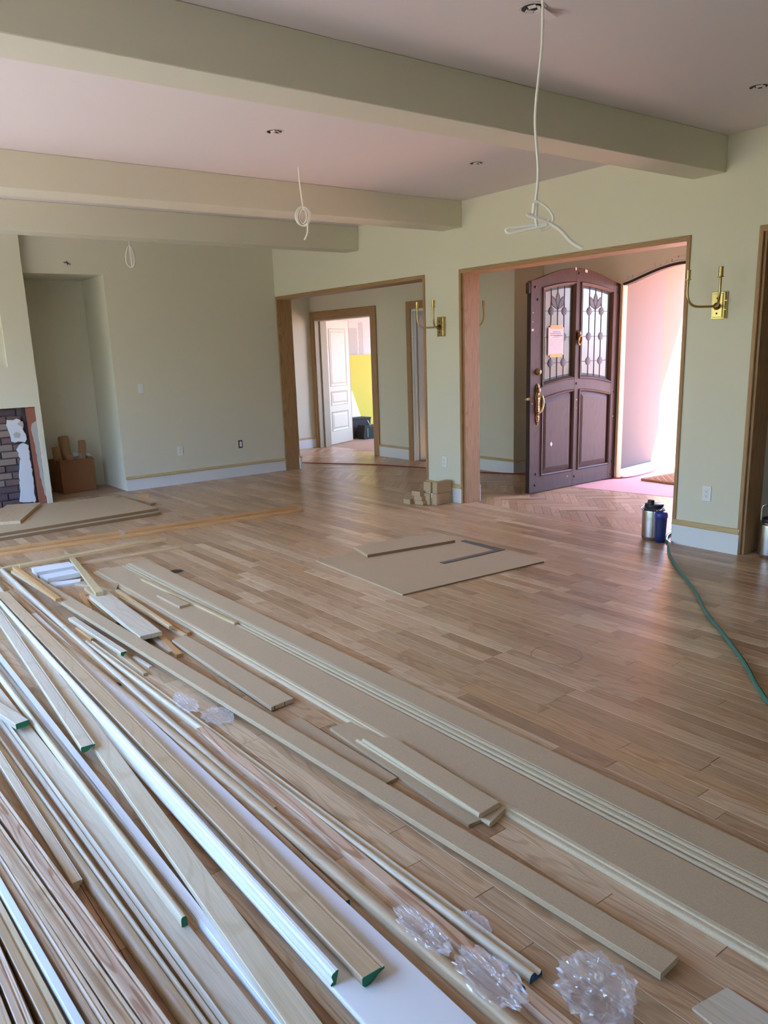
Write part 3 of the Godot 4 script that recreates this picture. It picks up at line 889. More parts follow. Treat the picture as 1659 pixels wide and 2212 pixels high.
func build_door() -> void:
	var d := thing("front_door", "open dark brown arched front door with leaded glass panels", "door", Vector3(DX, 0.012, DZ))
	var T := 0.05
	var base := func(_x): return 0.165
	# stiles and rails
	var xs := [[0.0, 0.17], [0.705, 0.775], [1.345, DW]]
	for s in xs:
		var st := mb()
		var p := PackedVector2Array([Vector2(s[0], 0), Vector2(s[1], 0)])
		for k in 7:
			var x := lerpf(s[1], s[0], k / 6.0)
			p.append(Vector2(x, top_y(x)))
		dpoly(st, p, -T, 0.0, Vector2(s[0], 0))
		obj("stile", st, M.doorwood, d)
	for s in [[0.17, 0.705], [0.775, 1.345]]:
		var st := mb()
		dpoly(st, outline(s[0], s[1], g_top, top_y, 0.0), -T, -0.001, Vector2(0.5, s[0]))
		obj("top_rail", st, M.doorwood, d)
		st = mb()
		dpoly(st, outline(s[0], s[1], p_top, g_bot, 0.0), -T, -0.001, Vector2(0.2, s[0]))
		obj("mid_rail", st, M.doorwood, d)
		st = mb()
		dpoly(st, pv([s[0], 0, s[1], 0, s[1], 0.165, s[0], 0.165]), -T, -0.001, Vector2(0.1, s[0]))
		obj("bottom_rail", st, M.doorwood, d)
		# mouldings round the glass and the panel
		st = mb()
		loft(st, outline(s[0], s[1], g_bot, g_top, 0.0), 0.0, outline(s[0], s[1], g_bot, g_top, 0.008), 0.012)
		loft(st, outline(s[0], s[1], g_bot, g_top, 0.008), 0.012, outline(s[0], s[1], g_bot, g_top, 0.016), 0.010)
		loft(st, outline(s[0], s[1], g_bot, g_top, 0.016), 0.010, outline(s[0], s[1], g_bot, g_top, 0.036), -0.012)
		loft(st, outline(s[0], s[1], g_bot, g_top, 0.036), -0.012, outline(s[0], s[1], g_bot, g_top, 0.04), -0.03)
		obj("glass_moulding", st, M.doorwood, d)
		st = mb()
		loft(st, outline(s[0], s[1], base, p_top, 0.0), 0.0, outline(s[0], s[1], base, p_top, 0.010), 0.012)
		loft(st, outline(s[0], s[1], base, p_top, 0.010), 0.012, outline(s[0], s[1], base, p_top, 0.024), 0.006)
		loft(st, outline(s[0], s[1], base, p_top, 0.024), 0.006, outline(s[0], s[1], base, p_top, 0.03), -0.016)
		obj("panel_moulding", st, M.doorwood, d)
		st = mb()
		loft(st, outline(s[0], s[1], base, p_top, 0.028), -0.018, outline(s[0], s[1], base, p_top, 0.085), -0.003)
		face(st, outline(s[0], s[1], base, p_top, 0.085), -0.003)
		face(st, outline(s[0], s[1], base, p_top, 0.028), -T + 0.01)
		obj("raised_panel", st, M.doorwood, d)
		# leaded glass
		var a: float = s[0] + 0.038
		var b: float = s[1] - 0.038
		var cx := (a + b) / 2.0
		st = mb()
		dpoly(st, outline(a, b, g_bot, g_top, 0.036), -0.03, -0.026)
		var pane := obj("glass_pane", st, M.glass, d)
		st = mb()
		loft(st, outline(s[0], s[1], g_bot, g_top, 0.04), -0.0245, outline(s[0], s[1], g_bot, g_top, 0.062), -0.0245)
		obj("border_glass", st, M.discdark, pane)
		st = mb()
		var gy := [1.888, 1.622, 1.358]
		var zc := -0.024
		var g0: float = g_bot.call(cx) + 0.03
		var g1: float = g_top.call(cx) - 0.03
		for q in [-0.104, 0.0, 0.104]:
			tube(st, [Vector3(cx + q, g_bot.call(cx + q) + 0.03, zc), Vector3(cx + q, (1.906 if q == 0.0 else g_top.call(cx + q) - 0.03), zc)], 0.0042, 6)
		tube(st, [Vector3(cx, 2.07, zc), Vector3(cx, g1, zc)], 0.0042, 6)
		for y in gy:
			tube(st, [Vector3(a, y, zc), Vector3(b, y, zc)], 0.0032, 6)
		obj("lead_came", st, M.lead, pane)
		for y in gy:
			for q in [-0.104, 0.104]:
				st = mb()
				lathe(st, [Vector2(0, 0.006), Vector2(0.036, 0.006), Vector2(0.043, 0.003), Vector2(0.043, 0)], 20, Vector3(cx + q, y, -0.026), Basis(Vector3.RIGHT, PI / 2))
				obj("glass_roundel", st, M.discdark if (q < 0 and s[0] < 0.5 and y != 1.622) else M.disc, pane)
		for q in [[0.0, 2.08, 0.03], [-0.098, 2.04, 0.045], [0.098, 2.04, 0.045]]:
			st = mb()
			var tip := Vector2(q[0], q[1] - 1.906)
			var p := PackedVector2Array()
			var nrm := Vector2(-tip.y, tip.x).normalized()
			for k in 9:
				var t := k / 8.0
				p.append(tip * t + nrm * q[2] * sin(PI * pow(t, 1.2)) * (0.95 if q[0] <= 0 else 0.55))
			for k in range(7, 0, -1):
				var t := k / 8.0
				p.append(tip * t - nrm * q[2] * sin(PI * pow(t, 1.2)) * (0.95 if q[0] >= 0 else 0.55))
			slab(st, p, Vector3(cx, 1.906, -0.026), Vector3.RIGHT, Vector3.UP, Vector3(0, 0, 0.004))
			obj("glass_petal", st, M.disc, pane)
			st = mb()
			var loop := []
			for v in p: loop.append(Vector3(cx + v.x, 1.906 + v.y, -0.0225))
			loop.append(loop[0])
			tube(st, loop, 0.003, 5)
			obj("petal_came", st, M.lead, pane)
	# pegs
	for q in [[0.06, 2.12], [0.74, 2.27], [1.40, 2.17], [1.42, 2.09], [0.09, 0.08], [0.74, 0.10], [1.39, 0.05], [1.41, 0.2], [0.74, 1.125], [1.405, 1.0], [0.10, 2.0], [0.1, 0.2]]:
		var st := mb()
		lathe(st, [Vector2(0.014, 0), Vector2(0.013, 0.004), Vector2(0.007, 0.008), Vector2(0, 0.009)], 8, Vector3(q[0], q[1], 0), Basis(Vector3.RIGHT, PI / 2))
		obj("peg", st, M.doordark, d)
	# edge of the leaf towards the hall, latch, bracket
	var st := mb()
	bb(st, Vector3(-0.03, 2.06, -T), Vector3(0.005, 2.165, -0.004), 0.004)
	obj("corner_block", st, M.doordark, d)
	st = mb()
	bb(st, Vector3(-0.0025, 0.0, -T - 0.002), Vector3(0.0, 2.16, -0.002))
	obj("leaf_edge", st, M.doordark, d)
	st = mb()
	lathe(st, [Vector2(0.0, 0.0), Vector2(0.02, 0.0), Vector2(0.02, 0.012), Vector2(0.012, 0.02), Vector2(0.018, 0.035), Vector2(0.012, 0.045), Vector2(0, 0.048)], 12, Vector3(-0.003, 1.0, -0.02), Basis(Vector3(0, 0, 1), PI / 2))
	obj("latch_knob", st, M.brass, d)
	# deadbolt
	st = mb()
	lathe(st, [Vector2(0.036, 0), Vector2(0.036, 0.006), Vector2(0.026, 0.012), Vector2(0.024, 0.03), Vector2(0.018, 0.034), Vector2(0, 0.034)], 20, Vector3(0.115, 1.275, 0), Basis(Vector3.RIGHT, PI / 2))
	obj("deadbolt", st, M.oldbrass, d)
	# ornate handle set
	st = mb()
	var pl := PackedVector2Array()
	var wid := [0.006, 0.03, 0.022, 0.034, 0.028, 0.04, 0.036, 0.03, 0.024, 0.03, 0.036, 0.026, 0.02, 0.03, 0.024, 0.014, 0.004]
	for k in wid.size(): pl.append(Vector2(-wid[k], 1.155 - 0.43 * k / (wid.size() - 1.0)))
	for k in range(wid.size() - 1, -1, -1): pl.append(Vector2(wid[k], 1.155 - 0.43 * k / (wid.size() - 1.0)))
	slab(st, pl, Vector3(0.11, 0, 0), Vector3.RIGHT, Vector3.UP, Vector3(0, 0, 0.008))
	for k in range(1, 16):
		lathe(st, [Vector2(wid[k] * 0.7, 0), Vector2(wid[k] * 0.55, 0.006), Vector2(0, 0.009)], 8, Vector3(0.11, 1.155 - 0.43 * k / 16.0, 0.007), Basis(Vector3.RIGHT, PI / 2))
	var hs := obj("handle_plate", st, M.oldbrass, d)
	st = mb()
	lathe(st, [Vector2(0.026, 0), Vector2(0.028, 0.012), Vector2(0.02, 0.02), Vector2(0, 0.022)], 18, Vector3(0.112, 1.085, 0.008), Basis(Vector3.RIGHT, PI / 2))
	obj("lock_cylinder", st, M.oldbrass, hs)
	st = mb()
	tube(st, smooth([Vector3(0.11, 1.02, 0.01), Vector3(0.125, 1.03, 0.045), Vector3(0.142, 0.99, 0.052), Vector3(0.146, 0.93, 0.05), Vector3(0.13, 0.87, 0.04), Vector3(0.115, 0.835, 0.01)]), 0.011, 10)
	obj("pull_grip", st, M.brass, hs)
	# knocker
	st = mb()
	lathe(st, [Vector2(0, 0), Vector2(0.028, 0.0), Vector2(0.036, 0.015), Vector2(0.03, 0.03), Vector2(0, 0.036)], 14, Vector3(0.742, 1.62, 0.0), Basis(Vector3.RIGHT, PI / 2) * Basis.from_scale(Vector3(0.8, 1, 1.3)))
	lathe(st, [Vector2(0, 0), Vector2(0.02, 0.002), Vector2(0.024, 0.014), Vector2(0.014, 0.026), Vector2(0, 0.028)], 12, Vector3(0.742, 1.655, 0.01), Basis(Vector3.RIGHT, PI / 2))
	for q in [-1, 1]:
		lathe(st, [Vector2(0.012, 0), Vector2(0.009, 0.014), Vector2(0, 0.02)], 8, Vector3(0.742 + q * 0.02, 1.672, 0.012), Basis(Vector3(0, 0, 1), -q * 0.5))
	var kn := obj("knocker", st, M.oldbrass, d)
	st = mb()
	var ring := []
	for k in 21:
		var t := TAU * k / 20.0
		ring.append(Vector3(0.742 + 0.026 * sin(t), 1.585 + 0.045 * cos(t), 0.03 + 0.008 * cos(t)))
	tube(st, ring, 0.012, 8)
	obj("knocker_ring", st, M.oldbrass, kn)
	# chips and a small sticker
	st = mb()
	for q in [[0.03, 1.87, 0.012], [0.028, 1.7, 0.03], [0.026, 1.78, 0.01], [0.03, 0.95, 0.012], [0.69, 2.317, 0.03], [0.86, 2.3, 0.04], [0.75, 0.95, 0.012], [0.745, 0.86, 0.01], [0.62, 0.115, 0.012], [1.4, 0.72, 0.014]]:
		var c := Vector3(q[0], q[1], 0.0)
		bx(st, c, Vector3(q[2], q[2] * 0.7, 0.0016), 0.0, Basis(Vector3(0, 0, 1), q[0] * 7.0))
	obj("paint_chip", st, M.white, d)
	st = mb()
	dpoly(st, pv([0.325, 0.50, 0.345, 0.525, 0.365, 0.50, 0.345, 0.47]), -0.004, -0.0015)
	obj("small_sticker", st, M.white, d)
	# notice taped on the glass
	var no := thing("paper_notice", "white printed notice taped on the left door glass", "notice", Vector3(DX + 0.285, 1.45, DZ - 0.016))
	var im := Image.create(160, 200, false, Image.FORMAT_RGB8)
	im.fill(c8(228, 218, 222))
	var rr := RandomNumberGenerator.new()
	rr.seed = 12
	for r in [[30, 45, 70, 5], [42, 20, 105, 5], [54, 22, 120, 6], [60, 60, 78, 4], [70, 45, 60, 3]]:
		var x: int = r[1]
		while x < r[1] + r[2]:
			var w := rr.randi_range(3, 9)
			im.fill_rect(Rect2i(x, r[0], w, r[3]), c8(130, 116, 128))
			x += w + 2
	for y in range(84, 180, 7):
		var x := 22
		while x < 138:
			var w := rr.randi_range(4, 14)
			if rr.randf() > 0.2: im.fill_rect(Rect2i(x, y, w, 2), c8(188, 176, 186))
			x += w + 3
	var pm := mat(Color.WHITE, 0.8, 0.0, ImageTexture.create_from_image(im))
	st = mb()
	quad(st, Vector3(0, 0.285, 0.0015), Vector3(0.245, 0.285, 0.0015), Vector3(0.245, 0, 0.0015), Vector3(0, 0, 0.0015), Vector3(0, 0, 1))
	quad(st, Vector3(0, 0.285, 0), Vector3(0.245, 0.285, 0), Vector3(0.245, 0, 0), Vector3(0, 0, 0), Vector3(0, 0, -1), Vector2(0, 0), Vector2(0.01, 0.01))
	obj("sheet", st, pm, no)
	for y in [-0.022, 0.27]:
		st = mb()
		bb(st, Vector3(0.03, y, 0.001), Vector3(0.225, y + 0.037, 0.0026))
		obj("tape_strip", st, M.tape, no)

# ---------------------------------------------------------------- fireplace
func rag(pts: Array, seed_: int, amp: float) -> PackedVector2Array:   # outline with a ragged edge
	var r := RandomNumberGenerator.new()
	r.seed = seed_
	var out := PackedVector2Array()
	for i in range(0, pts.size(), 2):
		var a := Vector2(pts[i], pts[i + 1])
		var j := (i + 2) % pts.size()
		var b := Vector2(pts[j], pts[j + 1])
		var n := maxi(1, int(a.distance_to(b) / 0.03))
		for k in n:
			out.append(a.lerp(b, float(k) / n) + Vector2(r.randf_range(-amp, amp), r.randf_range(-amp, amp)))
	return out

func build_fireplace() -> void:
	var st := mb()
	bb(st, Vector3(-0.1, 0, -9.75), Vector3(2.305, 1.085, -9.46))
	var back := struct("firebox_wall", "rough brick firebox wall behind the fireplace opening", st, M.mortar)
	var rr := RandomNumberGenerator.new()
	rr.seed = 21
	var y := 0.004
	var row := 0
	while y < 1.03:
		var x := 1.42 - (0.1 if row % 2 else 0.0)
		while x < 2.12:
			var w := 0.19 + rr.randf_range(-0.02, 0.02)
			st = mb()
			var dz := rr.randf_range(-0.008, 0.012)
			bb(st, Vector3(x, y, -9.47), Vector3(minf(x + w, 2.16), y + 0.066, -9.435 + dz), 0.005)
			obj("brick", st, [M.brick, M.brick2, M.brick3, M.brick2, M.brick][rr.randi() % 5], back)
			x += w + 0.012
		y += 0.077
		row += 1
	# plaster lumps left on the brick
	st = mb()
	slab(st, rag([2.02, 0.05, 2.185, 0.02, 2.195, 0.30, 2.188, 0.66, 2.14, 0.69, 2.10, 0.68, 2.07, 0.63, 2.09, 0.52, 2.08, 0.42, 2.05, 0.35, 2.06, 0.2], 3, 0.008), Vector3(0, 0, -9.44), Vector3.RIGHT, Vector3.UP, Vector3(0, 0, 0.04))
	obj("plaster_patch", st, M.plaster, back)
	st = mb()
	slab(st, rag([2.03, 0.72, 2.15, 0.705, 2.18, 0.745, 2.165, 0.82, 2.15, 0.955, 2.01, 0.965, 2.01, 0.90, 2.03, 0.8], 8, 0.010), Vector3(0, 0, -9.44), Vector3.RIGHT, Vector3.UP, Vector3(0, 0, 0.05))
	obj("plaster_patch", st, M.plaster, back)
	st = mb()
	slab(st, rag([2.06, 0.76, 2.11, 0.75, 2.12, 0.80, 2.08, 0.83, 2.05, 0.80], 5, 0.006), Vector3(0, 0, -9.395), Vector3.RIGHT, Vector3.UP, Vector3(0, 0, 0.008))
	slab(st, rag([2.10, 0.90, 2.16, 0.86, 2.17, 0.93, 2.13, 0.94], 6, 0.006), Vector3(0, 0, -9.395), Vector3.RIGHT, Vector3.UP, Vector3(0, 0, 0.008))
	obj("plaster_stain", st, M.plaster2, back)
	# rust-red upright, painted over on its right, and the dark upright behind it
	st = mb()
	slab(st, pv([2.222, 0.0, 2.305, 0.0, 2.305, 1.08, 2.215, 1.08]), Vector3(0, 0, -9.44), Vector3.RIGHT, Vector3.UP, Vector3(0, 0, 0.06))
	var ru := obj("upright_board", st, M.rust, back)
	st = mb()
	slab(st, rag([2.29, 0.09, 2.303, 0.08, 2.303, 0.93, 2.248, 0.90, 2.24, 0.84, 2.26, 0.55, 2.268, 0.3], 9, 0.004), Vector3(0, 0, -9.385), Vector3.RIGHT, Vector3.UP, Vector3(0, 0, 0.008))
	obj("washed_patch", st, M.plaster2, ru)
	st = mb()
	bb(st, Vector3(2.185, 0.0, -9.46), Vector3(2.215, 0.6, -9.42), 0.003)
	bb(st, Vector3(2.18, 0.6, -9.46), Vector3(2.215, 1.08, -9.44), 0.003)
	obj("dark_upright", st, M.darkmetal, back)

# ---------------------------------------------------------------- lumber
# outlines seen from the near end; 0 is the left side as the camera sees it
func prof(kind: String, w: float, t: float) -> PackedVector2Array:
	var c := minf(0.0016, t * 0.2)
	if t > 0.06 and kind != "flat":
		var p := prof(kind, w, 0.045)
		for i in p.size():
			if p[i].y > 0.0: p[i].y += t - 0.045
		return p
	match kind:
		"mdf_step":
			return pv([0.066, 0, 0.066, t - c, 0.066 + c, t, w - c, t, w, t - c, w, 0])
		"mdf_step_edge":
			var p := PackedVector2Array([Vector2(0, 0)])
			for k in 9: p.append(Vector2(0.012 - 0.012 * cos(PI * k / 8.0), t * 0.34 + t * 0.30 * sin(PI * k / 8.0)))
			p.append_array(pv([0.0245, t * 0.12, 0.027, t * 0.12, 0.0275, t * 0.70, 0.028, t * 0.76, 0.042, t * 0.80, 0.0425, t * 0.30, 0.048, t * 0.30, 0.0495, t * 0.88, 0.051, t * 0.92, 0.0610, t * 0.95, 0.0615, t * 0.5, 0.066, t * 0.5, 0.066, 0]))
			return p
		"mdf_nose":
			return pv([0.034, 0, 0.034, t - c, 0.034 + c, t, w - c, t, w, t - c, w, 0])
		"mdf_nose_edge":
			var p := PackedVector2Array([Vector2(0, 0)])
			for k in 7: p.append(Vector2(0.012 - 0.012 * cos(PI * 0.5 * k / 6.0), t * 0.12 + t * 0.58 * sin(PI * 0.5 * k / 6.0)))
			p.append_array(pv([0.020, t * 0.72, 0.0215, t * 0.9, 0.024, t * 0.96, 0.034, t * 0.97, 0.034, 0]))
			return p
		"half_round":
			var p := PackedVector2Array([Vector2(0, 0)])
			for k in 13: p.append(Vector2(w / 2 - w / 2 * cos(PI * k / 12.0), t - w * 0.38 + w * 0.38 * sin(PI * k / 12.0)))
			p.append(Vector2(w, 0))
			return p
		"ogee":
			var p := PackedVector2Array([Vector2(0, 0), Vector2(0, t * 0.45)])
			for k in range(1, 9): p.append(Vector2(w * 0.26 - w * 0.26 * cos(PI * k / 9.0 * 0.95), t * 0.45 + t * 0.55 * sin(PI * k / 9.0 * 0.9)))
			p.append_array(pv([w * 0.62, t * 0.42, w * 0.74, t * 0.34, w * 0.88, t * 0.40, w * 0.93, t * 0.62, w, t * 0.62, w, 0]))
			return p
		"crown_back":
			return pv([w * 0.10, 0, 0, t * 0.28, 0, t - 0.003, 0.003, t, w * 0.84, t, w * 0.88, t * 0.9, w, t * 0.98, w, t * 0.74, w * 0.72, t * 0.55, w * 0.55, t * 0.25, w * 0.36, t * 0.02, w * 0.22, 0])
		"crown_edge":
			return pv([0, 0, w * 0.6, 0, w, t * 0.9, w * 0.99, t, w * 0.66, t, w * 0.64, t * 0.94, w * 0.46, t * 0.92, w * 0.30, t * 0.86, w * 0.18, t * 0.76, w * 0.14, t * 0.66, w * 0.16, t * 0.58, w * 0.27, t * 0.54, w * 0.27, t * 0.49, w * 0.22, t * 0.44, w * 0.30, t * 0.32, w * 0.28, t * 0.24, w * 0.10, t * 0.20, w * 0.10, t * 0.16, 0, t * 0.14])
		"nose":
			var p := PackedVector2Array()
			for k in 9: p.append(Vector2(t * 0.5 - t * 0.5 * sin(PI * k / 8.0), t * 0.5 - t * 0.5 * cos(PI * k / 8.0)))
			p.append_array(pv([w - c, t, w, t - c, w, 0]))
			return p
		"ridge":
			var p := PackedVector2Array([Vector2(0.002, 0)])
			for k in 8: p.append(Vector2(0.013 - 0.013 * cos(PI * 0.62 * k / 7.0), t * 0.45 + t * 0.55 * sin(PI * 0.5 * k / 7.0)))
			p.append_array(pv([w * 0.62, t * 0.82, w * 0.66, t * 0.60, w * 0.70, t * 0.60]))
			for k in range(1, 7): p.append(Vector2(w * 0.84 - w * 0.13 * cos(PI * k / 7.0), t * 0.66 + t * 0.3 * sin(PI * k / 7.0)))
			p.append_array(pv([w * 0.985, t * 0.6, w, t * 0.5, w, 0]))
			return p
		"ridge2":
			return pv([0, 0, 0, t * 0.62, w * 0.42, t * 0.7, w * 0.45, t * 0.5, w * 0.52, t * 0.5, w * 0.55, t * 0.74, w * 0.72, t * 0.78, w * 0.76, t * 0.92, w * 0.84, t, w * 0.93, t * 0.94, w * 0.97, t * 0.7, w, t * 0.66, w, 0])
		"flute":
			return pv([0, 0, 0, t * 0.9, w * 0.04, t, w * 0.40, t, w * 0.44, t * 0.97, w * 0.70, t * 0.96, w * 0.74, t * 0.86, w * 0.80, t * 0.86, w * 0.84, t * 0.98, w * 0.95, t, w, t * 0.9, w, 0])
		"flute2":
			return pv([0, 0, 0, t * 0.86, w * 0.05, t * 0.92, w * 0.40, t * 0.9, w * 0.44, t * 0.8, w * 0.5, t * 0.8, w * 0.54, t * 0.95, w * 0.66, t, w * 0.70, t * 0.93, w * 0.76, t * 0.93, w * 0.80, t, w * 0.97, t, w, t * 0.94, w, 0])
		"strip_right":
			return pv([0, 0, 0, t * 0.82, w * 0.05, t * 0.86, w * 0.45, t * 0.78, w * 0.52, t * 0.66, w * 0.58, t * 0.66, w * 0.62, t * 0.98, w * 0.80, t, w * 0.82, t * 0.86, w, t * 0.5, w, 0])
		"bead":
			return pv([0, 0, 0, t * 0.7, w * 0.1, t * 0.95, w * 0.25, t, w * 0.45, t * 0.9, w * 0.5, t * 0.55, w * 0.62, t * 0.5, w * 0.9, t * 0.6, w, t * 0.5, w, 0])
		"arch_top":
			return pv([0, 0, 0, t * 0.7, w * 0.12, t * 0.93, w * 0.3, t, w * 0.7, t, w * 0.88, t * 0.93, w, t * 0.7, w, 0])
	return pv([0, 0, 0, t - c, c, t, w - c, t, w, t - c, w, 0])

func stick(called: String, key: String, label: String, kind: String, m: Material, group := "", category := "board", endm: Material = null, sag := 0.0) -> MeshInstance3D:
	var b: Array = BD[key]
	var a := Vector3(b[0], b[1], b[2])
	var e := Vector3(b[3], b[4], b[5])
	var u := Vector3.UP.cross(a - e).normalized()
	if u.x < 0: u = -u
	var w: float = b[6]
	var t: float = b[7]
	var hup := (e - a).cross(u).normalized()
	if hup.y < 0: hup = -hup
	var p := prof(kind, w, t)
	var st := mb()
	var o := a - u * (w / 2)
	var o2 := e - u * (w / 2)
	var fr := []
	var n := 1 if sag == 0.0 else 8
	for k in n + 1:
		var q := float(k) / n
		fr.append([(o.lerp(o2, q) + u * sag * sin(PI * q)) - a, u, hup])
	sweep(st, p, fr, true, Vector2(rng.randf() * 2, rng.randf() * 2))
	var r := obj(called, st, m)
	r.position = a
	tag(r, label, category, group)
	if kind == "mdf_step" or kind == "mdf_nose":
		var s3 := mb()
		sweep(s3, prof(kind + "_edge", w, t), fr, true, Vector2(rng.randf() * 2, rng.randf() * 2))
		obj("moulded_edge", s3, M.mdf_lit_edge, r)
	if endm:
		var s2 := mb()
		var q := PackedVector2Array()
		var cen := Vector2(w / 2, t / 2)
		for v in p: q.append(v)
		slab(s2, q, (o2 - a), u, hup, (e - a).normalized() * 0.0012)
		obj("painted_end", s2, endm, r)
	return r

# MDF piece from its ground plan, edge strips of their own with window light painted in
func plate_board(called: String, label: String, pts: Array, y: float, t: float, nosed: bool, group := "") -> void:
	var o := plate(called, label, pts, y, t, M.mdf, "board", group)
	var a := Vector3(pts[0], y, pts[1]) - o.position
	var d := Vector3(pts[6], y, pts[7]) - o.position
	var b := Vector3(pts[4], y, pts[5]) - o.position
	a.y = 0; b.y = 0; d.y = 0
	var u := Vector3.UP.cross(a - d).normalized()
	if u.x < 0: u = -u
	var st := mb()
	if nosed:
		var p := PackedVector2Array()
		for k in 9: p.append(Vector2(0.001 - 0.009 * sin(PI * k / 8.0), t * 0.5 - t * 0.5 * cos(PI * k / 8.0)))
		sweep(st, p, [[a, u, Vector3.UP], [d, u, Vector3.UP]])
	else:
		sweep(st, pv([-0.0015, 0.0, 0.0006, 0.0, 0.0006, t - 0.0005, -0.0015, t - 0.001]), [[a, u, Vector3.UP], [d, u, Vector3.UP]])
	obj("long_edge", st, M.mdf_lit_edge, o)
	st = mb()
	var n := Vector3(-(b - d).z, 0, (b - d).x).normalized()
	if n.z < 0: n = -n
	bx(st, (b + d) / 2 + Vector3(0, t / 2, 0), Vector3((b - d).length(), t - 0.001, 0.002), 0.0, Basis((b - d).normalized(), Vector3.UP, n))
	obj("cut_end", st, M.mdf_lit_edge, o)
	if label.find("saw marks") >= 0:
		for f in [0.14, 0.58]:
			st = mb()
			bx(st, d.lerp(b, f) + Vector3(0, t / 2, 0) + n * 0.0012, Vector3(0.003, t * 0.9, 0.001), 0.0, Basis((b - d).normalized(), Vector3.UP, n))
			obj("saw_mark", st, M.slot, o)

func build_lumber() -> void:
	var G := "long lengths of trim laid side by side on the floor"
	stick("baseboard_length", "A1", "wide flat MDF baseboard length with stepped moulded edge, rightmost of the long boards", "mdf_step", M.mdf, G)
	stick("baseboard_length", "A2", "wide MDF baseboard length with a pale rounded edge, second long board from the right", "mdf_nose", M.mdf, G)
	stick("mdf_board", "A3", "long narrow plain MDF board lying alone across the lumber, short end near the plastic wrap", "flat", M.mdf, G)
	plate_board("mdf_board", "short plain MDF board with saw marks on its end, near the mitred pieces", [1.556, -4.05, 1.646, -4.067, 1.669, -2.933, 1.545, -2.919], 0.004, 0.02, false)
	stick("chair_rail", "B1", "pale picture moulding with a blue painted end beside the big plastic wrap", "ogee", M.pale, G, "moulding", M.bluepaint)
	var kb := stick("pine_strip", "B2", "bold grained pine strip with one dark knot near the bottom of the photo", "flat", M.pine, G)
	var st := mb()
	lathe(st, [Vector2(0.0, 0.0008), Vector2(0.013, 0.0006), Vector2(0.014, 0.0)], 16, Vector3(-0.003, 0.0251, 1.83))
	obj("knot", st, M.stain, kb)
	stick("half_round_strip", "B3", "greyish half round strip left of the bold grained pine", "half_round", M.poplar, G, "moulding", null, -0.012)
	stick("half_round_strip", "B4n", "tan round edged strip right of the white board", "half_round", M.tanwood, G, "moulding", null, 0.012)
	var bk := stick("poplar_board", "B4w", "tan poplar board with a dark knot hole between two round edged strips", "flat", M.tanwood, G)
	st = mb()
	lathe(st, [Vector2(0.0, 0.0006), Vector2(0.008, 0.0005), Vector2(0.009, 0.0)], 10, Vector3(0.012, 0.0202, 2.15), Basis.from_scale(Vector3(1, 1, 3.2)))
	obj("knot_hole", st, M.slot, bk)
	stick("trim_strip", "B5", "tan strip with a green painted end tucked right of the white board", "flat", M.brown, G, "moulding", M.green)
	stick("primed_board", "W1", "wide glossy white primed board with rounded edge under the green ended mouldings", "nose", M.gloss_white, G)
	stick("crown_moulding", "M1", "tan crown moulding face down on the white board, green painted end", "crown_back", M.tanwood, G, "moulding", M.green)
	stick("crown_moulding", "M2", "glossy white faced crown moulding on edge on the white board, green painted end", "crown_edge", M.gloss_white, G, "moulding", M.green)
	stick("poplar_board", "L1", "broad pale poplar board crossing left of the white primed board", "flat", M.pale, G)
	stick("cove_moulding", "S1", "cove moulding with dark green end lying on the broad pale poplar board", "crown_back", M.poplar, G, "moulding", M.green)
	stick("white_strip", "S2", "bright white square strip left of the broad pale poplar board", "flat", M.gloss_white, G, "moulding")
	stick("bead_strip", "S2b", "slim beaded moulding with a glossy face left of the bright white strip", "bead", M.white, G, "moulding")
	stick("quarter_round", "S3", "thin cream quarter round ending partway with a dull green end", "arch_top", M.pale, G, "moulding", M.green)
	stick("poplar_board", "L2", "flat grey tan poplar board left of the thin cream quarter round", "flat", M.poplar, G)
	stick("ribbed_moulding", "T3", "ribbed tan moulding hugging the flat grey tan board", "ridge2", M.poplar, G, "moulding")
	stick("ridged_moulding", "T2", "pale moulding with a shiny rounded nose and one raised ridge", "ridge", M.pale, G, "moulding")
	stick("cove_moulding", "T1", "short pale cove moulding ending beside the dark gap", "crown_back", M.pale, G, "moulding")
	stick("oak_tread", "O1", "reddish flame grained oak piece right of the fluted oak lengths", "flute", M.redoak, G)
	stick("oak_tread", "O2a", "fluted oak length with pale left half beside the flame grained piece", "flute", M.palepine, G)
	stick("oak_tread", "O2b", "ribbed pale oak length second left of the flame grained piece", "flute2", M.palepine, G)
	var pm := stick("white_strip", "O4", "bluish white square strip with a pencil mark at bottom left", "flat", M.white, G, "moulding")
	st = mb()
	bx(st, Vector3(0.095, 0.0605, 2.3 - 0.69), Vector3(0.02, 0.0008, 0.006), 0.0)
	obj("pencil_mark", st, M.pencil, pm)
	stick("oak_tread", "O5", "tan oak length with one raised pale ridge left of the bluish white strip", "strip_right", M.tanwood, G)
	stick("oak_tread", "O6", "wavy grained pale oak length at the bottom left corner", "strip_right", M.redoak, G)
	stick("oak_tread", "O7", "pale oak length cut off by the bottom left corner of the photo", "flat", M.palepine, G)
	stick("thin_strip", "N1", "thin brown strip in the dark gap left of the knot hole board", "flat", M.brown, G, "moulding")
	stick("thin_strip", "N2", "thin white strip at the far left end of the stack", "flat", M.pale, G, "moulding")
	st = mb()
	tag(stick("end_block", "G1", "short pale board with a bright green end lying across the ribbed mouldings", "flat", M.poplar, "", "board", M.green), "short pale board with a bright green end lying across the ribbed mouldings")

